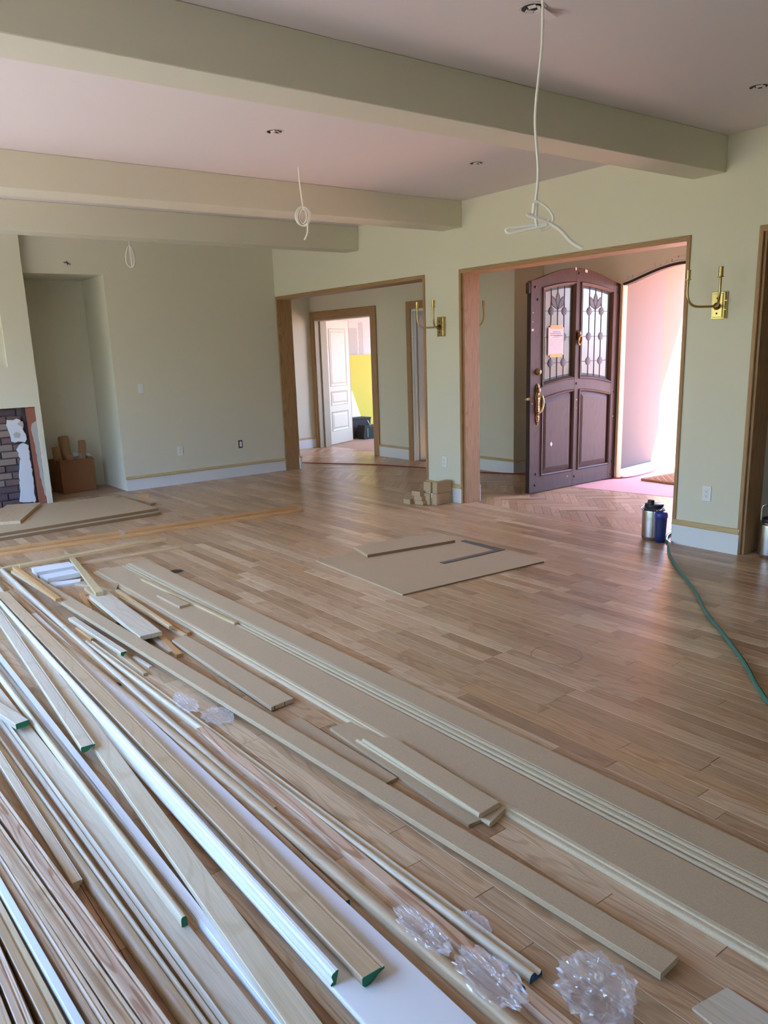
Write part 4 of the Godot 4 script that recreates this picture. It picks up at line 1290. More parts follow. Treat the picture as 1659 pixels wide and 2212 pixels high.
# thin closed solid from a ground-plan outline
func plate(called: String, label: String, pts: Array, y: float, t: float, m: Material, category: String, group := "") -> MeshInstance3D:
	var c := Vector2.ZERO
	for i in range(0, pts.size(), 2): c += Vector2(pts[i], pts[i + 1])
	c /= pts.size() / 2.0
	var p := PackedVector2Array()
	for i in range(0, pts.size(), 2): p.append(Vector2(pts[i], pts[i + 1]) - c)
	var st := mb()
	slab(st, p, Vector3.ZERO, Vector3.RIGHT, Vector3(0, 0, 1), Vector3(0, t, 0))
	var o := obj(called, st, m)
	o.position = Vector3(c.x, y, c.y)
	tag(o, label, category, group)
	return o

# dark strip with shade painted in along the side of a sheet between two ground points
func shaded_side(o: MeshInstance3D, ax: float, az: float, bx_: float, bz: float, t: float) -> void:
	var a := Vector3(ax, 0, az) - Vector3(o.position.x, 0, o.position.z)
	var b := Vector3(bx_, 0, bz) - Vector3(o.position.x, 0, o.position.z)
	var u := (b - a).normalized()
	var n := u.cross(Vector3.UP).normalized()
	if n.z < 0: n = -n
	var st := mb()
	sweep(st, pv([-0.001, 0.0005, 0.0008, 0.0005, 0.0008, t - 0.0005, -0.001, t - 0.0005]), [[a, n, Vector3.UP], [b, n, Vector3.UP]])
	obj("shaded_edge", st, M.shaded_side, o)

func bar(called: String, label: String, a: Vector3, e: Vector3, w: float, t: float, m: Material, kind := "flat", group := "", w2 := -1.0) -> MeshInstance3D:
	var u := Vector3.UP.cross(a - e).normalized()
	var h := (e - a).cross(u).normalized()
	if h.y < 0: h = -h
	var st := mb()
	var p := prof(kind, w, t)
	if w2 < 0:
		sweep(st, p, [[-u * w / 2, u, h], [e - a - u * w / 2, u, h]], true, Vector2(rng.randf() * 2, rng.randf() * 2))
	else:
		var k := w2 / w
		sweep(st, p, [[-u * w2 / 2, u * k, h * k], [(e - a) * 0.3 - u * w / 2 * 0.8, u * 0.8, h], [e - a - u * w / 2, u, h]], true, Vector2(rng.randf() * 2, rng.randf() * 2))
	var o := obj(called, st, m)
	o.position = a
	tag(o, label, "board", group)
	return o

func build_offcuts() -> void:
	var g := "loose offcuts scattered at the far end of the lumber"
	# mitred pieces
	plate_board("mitred_offcut", "thick mitred MDF offcut on top, pointing at the wide baseboard", [1.665, -2.385, 1.76, -2.315, 1.745, -1.707, 1.65, -1.70], 0.0212, 0.02, true, g)
	plate_board("mitred_offcut", "mitred MDF offcut lying under the thick topmost one", [1.665, -2.43, 1.735, -2.50, 1.758, -1.69, 1.665, -1.665], 0.0, 0.021, true, g)
	plate("mitred_sheet", "thin pointed MDF offcut poking out left of the thick mitred one", [1.645, -2.60, 1.765, -2.585, 1.705, -1.70, 1.605, -1.71], 0.0, 0.012, M.mdf, "board", g)
	plate("mitred_sheet", "thin MDF offcut half hidden beside the long narrow MDF board", [1.52, -2.77, 1.60, -2.77, 1.612, -2.10, 1.50, -2.09], 0.0, 0.012, M.mdf, "board", g)
	stick("casing_offcut", "G2", "short casing offcut with a dark green end near the long narrow board", "crown_back", M.poplar, g, "moulding", M.green)
	stick("stick_offcut", "K8", "small tan stick lying on the floor behind the green ended casing offcut", "flat", M.tanwood, g)
	stick("stick_offcut", "K9", "tiny pale sliver beside the long narrow MDF board", "flat", M.poplar, g)
	stick("stick_offcut", "K1", "orange tan stick lying on top of the far end of the narrow MDF board", "flat", M.orange, g)
	stick("edge_strip", "K7", "cream torn edge strip lying along the stepped baseboard", "flat", M.cap, g)
	stick("plank_offcut", "C1", "short whitish wood plank with swirly grain on top of the pile", "flat", M.poplar, g)
	stick("stick_offcut", "C2a", "yellow pine stick right of the whitish plank, upper one", "flat", M.yellowpine, g)
	stick("stick_offcut", "C2b", "longer yellow pine stick just below the upper one", "flat", M.yellowpine, g)
	stick("stick_offcut", "C2c", "pale stick at floor level under the two yellow pine sticks", "flat", M.orange, g)
	stick("stick_offcut", "C3a", "short upright looking tan stick left of the whitish plank", "flat", M.orange, g)
	stick("stick_offcut", "C3b", "short pale stick under the pointed stake", "flat", M.yellowpine, g)
	stick("stick_offcut", "C4a", "tan stick poking out below the whitish plank toward the MDF board", "flat", M.orange, g)
	stick("stick_offcut", "C4b", "pale stick end beside the tan one below the whitish plank", "flat", M.poplar, g)
	stick("stick_offcut", "C5", "brown tan stick slanting under the whitish plank", "flat", M.orange, g)
	bar("wood_stake", "long pointed pale stake leaning on the whitish plank", Vector3(1.755, 0.004, -6.77), Vector3(1.47, 0.086, -4.99), 0.05, 0.022, M.cap, "flat", g, 0.008)
	bar("support_block", "small upright block under the green ended casing offcut", Vector3(1.225, 0.0, -4.66), Vector3(1.235, 0.0, -4.40), 0.04, 0.02, M.orange, "flat", g)
	# white painted blocks
	var wg := "white painted blocks at the far end of the lumber"
	plate("white_block", "white painted block, topmost and farthest of three", [1.36, -6.26, 1.63, -6.24, 1.64, -6.07, 1.355, -6.08], 0.004, 0.036, M.white, "block", wg)
	plate("white_block", "white painted block in the middle of three", [1.35, -5.99, 1.585, -5.995, 1.60, -5.85, 1.37, -5.855], 0.004, 0.034, M.white, "block", wg)
	plate("white_block", "white painted block, nearest and lowest of three", [1.37, -5.82, 1.575, -5.76, 1.545, -5.68, 1.375, -5.69], 0.0, 0.015, M.white, "block", wg)
	plate("mdf_scrap", "small rectangular MDF scrap lying on the second baseboard", [1.812, -4.913, 1.879, -4.935, 1.895, -4.571, 1.822, -4.562], 0.0202, 0.016, M.mdf, "board", g)
	plate("mdf_scrap", "mitred MDF scrap behind the whitish plank", [1.50, -5.66, 1.64, -5.66, 1.735, -5.42, 1.67, -5.29, 1.62, -5.40], 0.0, 0.02, M.mdf, "board", g)
	# long sticks behind
	bar("long_stick", "thin tan stick, farthest of the crossed sticks behind the lumber", Vector3(1.0, 0.0, -6.45), Vector3(2.37, 0.0, -6.57), 0.045, 0.03, M.cap, "flat", g)
	bar("long_stick", "bright tan stick lying over the crossed sticks behind the lumber", Vector3(1.30, 0.03, -6.37), Vector3(2.50, 0.03, -6.43), 0.028, 0.022, M.yellowpine, "flat", g)
	bar("long_stick", "broad tan strip with a split tip, nearest of the crossed sticks", Vector3(1.62, 0.0, -6.25), Vector3(2.52, 0.0, -6.20), 0.085, 0.012, M.tanwood, "flat", g)
	# plastic bundle of orange mouldings near the hearth
	var ms := thing("moulding_bundle", "pair of long orange tan door mouldings taped together on the floor", "moulding", Vector3(1.0, 0.0, -7.08))
	var dd := Vector3(1.0, 0, 0.078).normalized()
	var un := Vector3(-0.078, 0, 1.0).normalized()
	for k in 2:
		var s2 := mb()
		var o := Vector3(-0.9, 0, -0.14) + un * (0.0 if k == 0 else 0.084)
		var pr2 := pv([0, 0, 0, 0.040, 0.008, 0.048, 0.03, 0.052, 0.034, 0.046, 0.038, 0.046, 0.042, 0.054, 0.054, 0.055, 0.058, 0.046, 0.062, 0.03, 0.062, 0]) if k == 0 else pv([0, 0, 0, 0.024, 0.006, 0.026, 0.012, 0.018, 0.018, 0.018, 0.022, 0.028, 0.04, 0.031, 0.05, 0.026, 0.055, 0.012, 0.055, 0])
		sweep(s2, pr2, [[o, un, Vector3.UP], [o + dd * (4.0 + 0.03 * k), un, Vector3.UP]], true, Vector2(k, 0.3))
		obj("moulding_length", s2, M.orange, ms)
	var st := mb()
	bb(st, Vector3(1.3, 0.0, 0.02), Vector3(1.33, 0.058, 0.17), 0.006)
	obj("tape_band", st, M.plastic, ms)
	# hearth stack
	var hg := "MDF sheets stacked on the hearth"
	var sh1 := plate("mdf_sheet", "large MDF sheet, upper one of the hearth stack", [1.46, -7.70, 2.985, -7.78, 2.955, -8.72, 1.98, -9.09, -0.4, -9.1, -0.4, -7.66], 0.031, 0.028, M.mdf, "sheet", hg)
	var sh2 := plate("mdf_sheet", "large MDF sheet, lower one of the hearth stack", [1.46, -7.64, 2.97, -7.70, 2.95, -9.12, 1.98, -9.20, -0.4, -9.2, -0.4, -7.6], 0.0, 0.030, M.mdf, "sheet", hg)
	shaded_side(sh1, -0.4, -7.66, 1.46, -7.70, 0.028)
	shaded_side(sh1, 1.46, -7.70, 2.985, -7.78, 0.028)
	shaded_side(sh2, -0.4, -7.6, 1.46, -7.64, 0.03)
	shaded_side(sh2, 1.46, -7.64, 2.97, -7.70, 0.03)
	bar("raw_plank", "tan board lying across the hearth sheets at the left edge", Vector3(1.97, 0.0602, -9.0), Vector3(1.55, 0.0602, -8.1), 0.34, 0.03, M.tanwood)
	bar("thin_batten", "dark thin batten behind the corner of the hearth sheets", Vector3(3.03, 0.0, -9.18), Vector3(3.12, 0.0, -8.30), 0.04, 0.022, M.brown)
	bar("thin_batten", "second thin batten lying right of the hearth sheets", Vector3(3.09, 0.0, -9.10), Vector3(3.17, 0.0, -8.34), 0.03, 0.02, M.tanwood)
	bar("small_block", "small wood block on the floor below the niche corner", Vector3(3.18, 0.0, -8.88), Vector3(3.29, 0.0, -8.84), 0.07, 0.045, M.orange)
	# MDF sheet, board and square in the middle of the floor
	var fs := plate("floor_sheet", "thin square tan board lying flat in the middle of the floor", [3.117, -4.994, 3.053, -3.857, 4.322, -3.774, 4.42, -4.834, 4.30, -5.02], 0.0, 0.010, M.mdf, "sheet")
	var fo := plate("mdf_offcut", "thick MDF strip lying on the tan board in the middle of the floor", [3.45, -4.78, 4.25, -4.66, 4.335, -4.99, 3.53, -5.08], 0.0102, 0.022, M.mdf, "board")
	shaded_side(fs, 3.053, -3.857, 4.322, -3.774, 0.010)
	shaded_side(fo, 3.45, -4.78, 4.25, -4.66, 0.022)
	st = mb()
	slab(st, pv([3.745, -4.275, 4.30, -4.255, 4.315, -4.66, 4.365, -4.665, 4.365, -4.205, 3.745, -4.225]), Vector3(0, 0.0105, 0), Vector3.RIGHT, Vector3(0, 0, 1), Vector3(0, 0.004, 0))
	tag(obj("framing_square", st, M.tool_steel), "grey steel framing square lying on the tan board", "square")

func sconce(label: String, at: Vector3, s: float) -> void:   # s: -1 points to -x, +1 to +x
	var t := thing("wall_sconce", label, "sconce", at, "brass double arm wall sconces")
	var st := mb()
	bb(st, Vector3(minf(0, s * 0.012), -0.095, -0.06), Vector3(maxf(0, s * 0.012), 0.095, 0.06), 0.003)
	bb(st, Vector3(minf(s * 0.012, s * 0.02), -0.082, -0.048), Vector3(maxf(s * 0.012, s * 0.02), 0.082, 0.028), 0.003)
	obj("backplate", st, M.brass, t)
	st = mb()
	for k in 3:
		tube(st, [Vector3(s * 0.018, -0.09 + k * 0.062, 0.042), Vector3(s * 0.018, -0.09 + k * 0.062 + 0.056, 0.042)], 0.011, 10)
	obj("hinge_barrel", st, M.brass, t)
	st = mb()
	lathe(st, [Vector2(0.024, 0), Vector2(0.026, 0.01), Vector2(0.016, 0.026), Vector2(0.012, 0.04), Vector2(0.0, 0.046)], 14, Vector3(s * 0.018, -0.005, -0.012), Basis(Vector3(0, 0, 1), -s * PI / 2))
	obj("boss", st, M.oldbrass, t)
	for y in [0.05, -0.055]:
		st = mb()
		lathe(st, [Vector2(0.007, 0), Vector2(0.006, 0.004), Vector2(0, 0.005)], 8, Vector3(s * 0.02, y, -0.012), Basis(Vector3(0, 0, 1), -s * PI / 2))
		obj("screw", st, M.slot, t)
	for q in [-1.0, 1.0]:
		st = mb()
		var d := Vector3(s * 0.16, 0, q * 0.122)
		var o := Vector3(s * 0.045, -0.005, -0.012)
		tube(st, smooth([o, o + d * 0.35, o + d * 0.70 + Vector3(0, 0.004, 0), o + d * 0.90 + Vector3(0, 0.03, 0), o + d + Vector3(0, 0.085, 0), o + d + Vector3(0, 0.185, 0)]), 0.0088, 10)
		var a := obj("arm", st, M.brass, t)
		st = mb()
		lathe(st, [Vector2(0.008, -0.004), Vector2(0.022, 0), Vector2(0.022, 0.004), Vector2(0.0155, 0.006), Vector2(0.0165, 0.066), Vector2(0.012, 0.066), Vector2(0.010, 0.02), Vector2(0, 0.02)], 14, o + d + Vector3(0, 0.185, 0))
		obj("candle_cup", st, M.brass, a)

func outlet(called: String, label: String, at: Vector3, n: Vector3, kind: int, group := "") -> void:
	var cat := "switch" if kind == 1 else "outlet"
	var t := thing(called, label, cat, at, group)
	t.basis = Basis(Vector3.UP.cross(n).normalized(), Vector3.UP, n)
	var st := mb()
	if kind == 2:   # bare box without a cover
		bb(st, Vector3(-0.03, -0.05, 0.0), Vector3(0.03, 0.05, 0.003), 0.001)
		obj("wall_box", st, M.slot, t)
		st = mb()
		bb(st, Vector3(-0.017, -0.035, 0.003), Vector3(0.017, 0.035, 0.009), 0.002)
		obj("receptacle", st, M.plug, t)
		return
	bb(st, Vector3(-0.037, -0.06, 0.0), Vector3(0.037, 0.06, 0.006), 0.0025)
	obj("cover_plate", st, M.plug, t)
	st = mb()
	bb(st, Vector3(-0.017, -0.034, 0.006), Vector3(0.017, 0.034, 0.0085), 0.001)
	obj("paddle" if kind == 1 else "receptacle", st, M.plug, t)
	if kind == 0:
		for y in [-0.019, 0.019]:
			st = mb()
			bb(st, Vector3(-0.008, y - 0.002, 0.0085), Vector3(-0.006, y + 0.007, 0.0088))
			bb(st, Vector3(0.006, y - 0.002, 0.0085), Vector3(0.008, y + 0.006, 0.0088))
			lathe(st, [Vector2(0, 0.0003), Vector2(0.003, 0.0003), Vector2(0.003, 0)], 8, Vector3(0, y - 0.008, 0.0085), Basis(Vector3.RIGHT, PI / 2))
			obj("slot", st, M.slot, t)

func can_hole(label: String, at: Vector3, r: float, flap: float) -> void:
	var t := thing("ceiling_hole", label, "light hole", at, "cut holes for recessed ceiling lights")
	var st := mb()
	lathe(st, [Vector2(0, -0.001), Vector2(r, -0.0012), Vector2(r, 0.0)], 24, Vector3.ZERO)
	obj("opening", st, M.slot, t)
	st = mb()
	for k in 24:
		var a0 := TAU * k / 24.0
		var w := 0.006 + 0.006 * rng.randf()
		bx(st, Vector3(cos(a0) * (r + 0.002), -0.002, sin(a0) * (r + 0.002)), Vector3(w, 0.003, r * 0.28), 0.001, Basis(Vector3.UP, -a0))
	obj("torn_rim", st, M.torn, t)
	st = mb()
	for q in [[0.2, 0.5, 0.6], [-0.4, 0.3, 1.9], [0.1, -0.45, 2.9]]:
		bx(st, Vector3(q[0] * r, -0.006, q[1] * r), Vector3(r * 0.7, 0.004, r * 0.32), 0.001, Basis(Vector3.UP, q[2]) * Basis(Vector3.RIGHT, 0.35))
	if flap > 0.0:
		bx(st, Vector3(r * 1.35, -0.014, 0.01), Vector3(flap, 0.003, r * 1.0), 0.0, Basis(Vector3(0, 0, 1), -0.2))
	obj("torn_flap", st, M.torn, t)

func film(called: String, label: String, at: Vector3, r: Vector3, seed_: int, flat := 0.0) -> void:
	# crumpled stretch film: a lumpy faceted shell
	var n := noise(seed_, 1.0, 3)
	var st := mb()
	var U := 56
	var V := 36
	var P := []
	for i in V + 1:
		for j in U + 1:
			var th := PI * i / V
			var ph := TAU * (j % U) / U
			var d := Vector3(sin(th) * cos(ph), cos(th), sin(th) * sin(ph))
			var k := 0.95 + 0.42 * n.get_noise_3dv(d * 1.5) + 0.30 * (0.5 - absf(n.get_noise_3dv(d * 3.2 + Vector3(7, 0, 0)))) + 0.10 * n.get_noise_3dv(d * 11.0)
			var v := d * k * r
			v.y = maxf(v.y, -r.y * 0.82)
			P.append(v)
	for i in V:
		for j in U:
			var a: Vector3 = P[i * (U + 1) + j]
			var b: Vector3 = P[i * (U + 1) + j + 1]
			var c: Vector3 = P[(i + 1) * (U + 1) + j + 1]
			var d: Vector3 = P[(i + 1) * (U + 1) + j]
			for q in [[a, b, c], [a, c, d]]:
				var nn: Vector3 = (q[1] - q[0]).cross(q[2] - q[0]).normalized()
				if nn.length() < 0.5: continue
				if nn.dot(q[0] + q[1] + q[2]) < 0: nn = -nn
				tri(st, q[0], q[1], q[2], nn, nn, nn)
	var o := obj(called, st, M.plastic)
	o.position = at + Vector3(0, r.y * 0.82, 0)
	tag(o, label, "plastic wrap")

func jug(label: String, at: Vector3, turn: float, handle_up: bool, stickers: bool) -> void:
	var t := thing("steel_jug", label, "jug", at)
	t.rotation.y = turn
	var st := mb()
	lathe(st, [Vector2(0, 0), Vector2(0.080, 0), Vector2(0.086, 0.008), Vector2(0.0885, 0.03), Vector2(0.0885, 0.235), Vector2(0.086, 0.246), Vector2(0.074, 0.252), Vector2(0.074, 0.258)], 40, Vector3.ZERO)
	obj("body", st, M.steel, t)
	st = mb()
	lathe(st, [Vector2(0.089, 0.0225), Vector2(0.0892, 0.024), Vector2(0.0885, 0.026)], 40, Vector3.ZERO)
	obj("base_line", st, M.darkmetal, t)
	st = mb()
	lathe(st, [Vector2(0.072, 0.255), Vector2(0.074, 0.257), Vector2(0.074, 0.283), Vector2(0.070, 0.288), Vector2(0, 0.288)], 36, Vector3.ZERO)
	obj("lid", st, M.black, t)
	st = mb()
	lathe(st, [Vector2(0.026, 0.286), Vector2(0.026, 0.322), Vector2(0.022, 0.326), Vector2(0, 0.326)], 18, Vector3(-0.045, 0, 0))
	obj("spout_cap", st, M.black, t)
	st = mb()
	var top := Vector3(0, 0.38, 0) if handle_up else Vector3(-0.125, 0.262, 0.05)
	var side := Vector3(0, 0, 0.078) if handle_up else Vector3(0.02, 0, 0.076)
	var p0 := Vector3(0, 0.27, 0)
	var hpts := smooth([p0 + side, (p0 + side).lerp(top + side, 0.8), top + side * 0.8, top + side * 0.5], 5)
	tube(st, hpts, 0.004, 8)
	obj("handle_wire", st, M.steel, t)
	st = mb()
	var hp2 := smooth([p0 - side, (p0 - side).lerp(top - side, 0.8), top - side * 0.8, top - side * 0.5], 5)
	tube(st, hp2, 0.004, 8)
	var hd := obj("handle_wire", st, M.steel, t)
	st = mb()
	tube(st, [top + side * 0.6, top - side * 0.6], 0.010, 10)
	obj("grip", st, M.black, hd)
	if stickers:
		for q in [[0.0, 0.185, 0.05, 0.045, 0], [-0.42, 0.125, 0.05, 0.034, 0], [-0.35, 0.088, 0.045, 0.012, 0], [0.05, 0.15, 0.03, 0.02, 1], [-0.25, 0.05, 0.06, 0.008, 0]]:
			st = mb()
			var n := 10
			for k in n:
				var pa: Array = []
				for e in [k, k + 1]:
					var u: float = -1.0 + 2.0 * e / n
					var hh: float = q[3] * sqrt(maxf(0.0, 1.0 - u * u)) / 1.6
					var ang: float = q[0] + u * q[2] / 2.0 / 0.0885
					var dd := Vector3(sin(ang), 0, cos(ang)) * 0.0892
					pa.append([dd + Vector3(0, q[1] + hh, 0), dd + Vector3(0, q[1] - hh, 0), dd.normalized()])
				quad(st, pa[0][0], pa[1][0], pa[1][1], pa[0][1], pa[0][2])
			obj("sticker", st, M.sticker_dark if q[4] else M.sticker, t)

func build_things() -> void:
	# sconces
	sconce("brass double arm sconce on the pillar between the two openings", Vector3(5.5, 1.772, -6.19), -1.0)
	sconce("brass double arm sconce above the outlet right of the foyer opening", Vector3(5.5, 1.788, -3.204), -1.0)
	sconce("brass sconce behind the pillar, only one arm showing past the oak lining", Vector3(5.7, 1.77, -6.115), 1.0)
	# switches, outlets
	outlet("light_switch", "white paddle switch on the far wall", Vector3(3.566, 1.21, -9.476), Vector3(0, 0, 1), 1)
	outlet("wall_outlet", "white covered outlet low on the far wall", Vector3(3.992, 0.416, -9.476), Vector3(0, 0, 1), 0)
	outlet("wall_outlet", "bare uncovered outlet box on the far wall near the hall opening", Vector3(4.838, 0.422, -9.476), Vector3(0, 0, 1), 2)
	outlet("wall_outlet", "white outlet low on the pillar above the block stack", Vector3(5.5, 0.407, -6.175), Vector3(-1, 0, 0), 0)
	outlet("wall_outlet", "white outlet low on the wall beside the green hose", Vector3(5.5, 0.424, -3.214), Vector3(-1, 0, 0), 0)
	# wire stub over the niche
	var st := mb()
	tube(st, [Vector3(-0.03, 0.01, 0.0), Vector3(0.0, 0.0, 0.03), Vector3(0.035, -0.012, 0.02)], 0.005, 6)
	tube(st, [Vector3(0.0, 0.02, 0.0), Vector3(0.005, 0.0, 0.03), Vector3(0.0, -0.02, 0.025)], 0.005, 6)
	var ws := obj("wire_stub", st, M.darkmetal)
	ws.position = Vector3(2.869, 2.62, -9.476)
	tag(ws, "short dark wire stub poking out of the wall above the niche", "wire")
	# ceiling holes
	can_hole("torn light hole in the ceiling beside the loose cable, top of photo", Vector3(2.765, CEIL, -2.52), 0.05, 0.09)
	can_hole("torn light hole between the beams toward the left of the ceiling", Vector3(2.775, CEIL, -4.66), 0.05, 0.0)
	can_hole("torn light hole between the beams toward the wide opening", Vector3(4.52, CEIL, -4.67), 0.05, 0.0)
	can_hole("torn light hole at the right edge of the ceiling", Vector3(4.634, CEIL, -2.555), 0.05, 0.0)
	# hanging cables
	st = mb()
	var b := Vector3(2.636, 0, -2.37)
	tube(st, smooth([b + Vector3(0.02, CEIL, 0), b + Vector3(0.012, 2.7, 0.006), b + Vector3(-0.006, 2.45, -0.008), b + Vector3(0.006, 2.25, 0.0), b + Vector3(0.0, 2.13, -0.005)], 8), 0.0055, 8)
	tube(st, smooth([b + Vector3(0, 2.13, 0), b + Vector3(0.03, 2.10, 0.03), b + Vector3(0.045, 2.06, 0.05), b + Vector3(0.04, 2.03, 0.035), b + Vector3(0.02, 2.015, 0.01)], 6), 0.005, 8)
	tube(st, smooth([b + Vector3(-0.01, 2.12, -0.005), b + Vector3(-0.012, 2.08, -0.01), b + Vector3(-0.03, 2.075, -0.02), b + Vector3(0.03, 2.05, 0.025)], 6), 0.0075, 8)
	tube(st, smooth([b + Vector3(0.0, 2.12, 0.0), b + Vector3(-0.004, 2.06, 0.0), b + Vector3(0.004, 2.03, 0.0)], 6), 0.007, 8)
	tube(st, smooth([b + Vector3(0.03, 2.038, 0.03), b + Vector3(-0.03, 2.035, -0.04), b + Vector3(-0.075, 2.03, -0.095), b + Vector3(-0.068, 2.012, -0.085), b + Vector3(-0.02, 2.022, -0.03), b + Vector3(0.03, 2.034, 0.03)], 6), 0.0065, 8)
	tube(st, smooth([b + Vector3(0.035, 2.045, 0.035), b + Vector3(0.07, 2.01, 0.07), b + Vector3(0.10, 1.965, 0.10), b + Vector3(0.13, 1.935, 0.135)], 6), 0.0075, 8)
	tag(obj("hanging_cable", st, M.cable), "long white cable with a loose knot hanging from the ceiling in front", "cable", "")
	st = mb()
	b = Vector3(3.42, 0, -5.43)
	tube(st, smooth([b + Vector3(0, CEIL, 0), b + Vector3(0.004, 2.78, 0.004), b + Vector3(0.02, 2.66, 0.0), b + Vector3(0.022, 2.62, 0.0)], 6), 0.006, 8)
	for q in [[0.060, 0.066, 0.0], [0.052, 0.064, 0.5], [0.044, 0.05, 0.9], [0.056, 0.07, -0.4]]:
		var lp := []
		for k in 25:
			var a := TAU * k / 24.0
			lp.append(b + Vector3(0.02, 2.565, 0.0) + Vector3(cos(a) * q[0] * cos(q[2] + 0.64), sin(a) * q[1], cos(a) * q[0] * sin(q[2] + 0.64)))
		tube(st, lp, 0.0048, 6)
	tube(st, smooth([b + Vector3(0.03, 2.58, 0.03), b + Vector3(0.035, 2.50, 0.03), b + Vector3(0.03, 2.44, 0.03), b + Vector3(0.012, 2.395, 0.012)], 6), 0.006, 8)
	tag(obj("hanging_cable", st, M.cable), "white cable wound into a small coil, hanging between the middle beams", "cable")
	st = mb()
	b = Vector3(3.31, 0, -8.7)
	tube(st, [b + Vector3(0, CEIL, 0), b + Vector3(0.0, 2.73, 0.0)], 0.006, 6)
	for q in [[0.055, 0.0], [0.07, 0.6], [0.05, 1.1], [0.065, -0.5]]:
		var lp := []
		for k in 21:
			var a := TAU * k / 20.0
			var y := 0.5 + 0.5 * cos(a)
			var wd: float = q[0] * sin(a) * (0.55 + 0.45 * (1.0 - y))
			lp.append(b + Vector3(wd * cos(q[1] + 0.64), 2.515 + 0.215 * y, wd * sin(q[1] + 0.64)))
		tube(st, lp, 0.006, 6)
	tag(obj("hanging_cable", st, M.cable), "white cable folded in a teardrop loop hanging near the far wall", "cable")
	# floor: hole, ring stain
	st = mb()
	lathe(st, [Vector2(0, 0.0012), Vector2(0.045, 0.0012), Vector2(0.046, 0.0003)], 24, Vector3.ZERO)
	var fh := obj("floor_hole", st, M.slot)
	fh.position = Vector3(2.2, 0, -5.5)
	tag(fh, "round dark outlet hole cut in the oak floor", "hole")
	st = mb()
	lathe(st, [Vector2(0.045, 0.0), Vector2(0.047, 0.002), Vector2(0.052, 0.0022), Vector2(0.055, 0.0004)], 24, Vector3.ZERO)
	obj("rim", st, M.stain, fh)
	st = mb()
	var ring := []
	for k in 41:
		var a := TAU * k / 40.0
		ring.append([Vector3(2.997 + cos(a) * 0.128, 0.0004, -2.525 + sin(a) * 0.128), Vector3(cos(a), 0, sin(a)), Vector3.UP])
	sweep(st, pv([-0.003, 0, 0.003, 0, 0.0025, 0.0004, -0.0025, 0.0004]), ring, false)
	tag(obj("ring_stain", st, M.ringmark), "faint dark ring mark from a bucket on the floor", "stain")
	# carton of tubes in the niche
	var cb := thing("cardboard_box", "open brown carton full of rolled tubes standing in the niche", "carton", Vector3(2.82, 0.0, -10.04))
	cb.rotation.y = 0.12
	st = mb()
	for q in [[Vector3(-0.22, 0, 0.155), Vector3(0.2, 0.40, 0.165)], [Vector3(-0.22, 0, -0.165), Vector3(0.2, 0.40, -0.155)], [Vector3(-0.22, 0, -0.16), Vector3(-0.21, 0.40, 0.16)], [Vector3(0.19, 0, -0.16), Vector3(0.2, 0.40, 0.16)], [Vector3(-0.21, 0, -0.155), Vector3(0.19, 0.01, 0.155)]]:
		bb(st, q[0], q[1], 0.002)
	obj("carton", st, M.card, cb)
	st = mb()
	bx(st, Vector3(-0.17, 0.39, 0.175), Vector3(0.1, 0.006, 0.05), 0.002, Basis(Vector3.RIGHT, 0.9))
	obj("flap", st, M.card, cb)
	st = mb()
	bx(st, Vector3(0.205, 0.39, 0.0), Vector3(0.05, 0.006, 0.28), 0.002, Basis(Vector3(0, 0, 1), -1.0))
	obj("flap", st, M.card, cb)
	st = mb()
	for q in [[0.0, 0.2, 0.02, 0.09], [0.035, 0.19, 0.016, 0.08], [-0.05, 0.2, 0.02, 0.07]]:
		st = mb()
		bb(st, Vector3(q[0], q[1], 0.1652), Vector3(q[0] + 0.008, q[1] + q[3], 0.1656))
		obj("printed_mark", st, M.stain, cb)
	st = mb()
	lathe(st, [Vector2(0.012, 0.0), Vector2(0.024, 0.0004), Vector2(0.026, 0)], 14, Vector3(0.13, 0.26, 0.1652), Basis(Vector3.RIGHT, PI / 2))
	obj("printed_mark", st, M.stain, cb)
	var tg := "cardboard tubes in the carton"
	for q in [[-0.15, 0.05, 0.047, 0.55, 0.06, "thick brown tube at the left of the carton"], [-0.05, 0.0, 0.062, 0.66, 0.03, "tallest wide brown tube in the carton"], [0.10, 0.03, 0.045, 0.60, -0.05, "brown tube at the right of the carton"], [0.0, 0.09, 0.055, 0.45, 0.12, "low tilted tube in the middle of the carton"]]:
		st = mb()
		var rr: float = q[2]
		lathe(st, [Vector2(0.0, 0), Vector2(rr, 0), Vector2(rr, q[3] - 0.012), Vector2(rr - 0.006, q[3]), Vector2(rr - 0.02, q[3] - 0.004), Vector2(rr - 0.03, q[3] - 0.05), Vector2(0, q[3] - 0.06)], 16, Vector3.ZERO)
		var tb := obj("cardboard_tube", st, M.tube)
		tb.position = cb.position + Vector3(q[0], 0.013, q[1])
		tb.rotation = Vector3(-q[4] * 0.5, 0, q[4])
		tag(tb, q[5], "tube", tg)
	film("film_scrap", "white plastic scrap crumpled at the middle of the carton", cb.position + Vector3(0.03, 0.40, 0.10), Vector3(0.06, 0.04, 0.04), 5)
	film("film_scrap", "white plastic scrap at the right corner of the carton", cb.position + Vector3(0.16, 0.38, 0.08), Vector3(0.045, 0.04, 0.04), 6)
	# stack of MDF blocks at the pillar
	var bg := "cut MDF blocks stacked at the pillar foot"
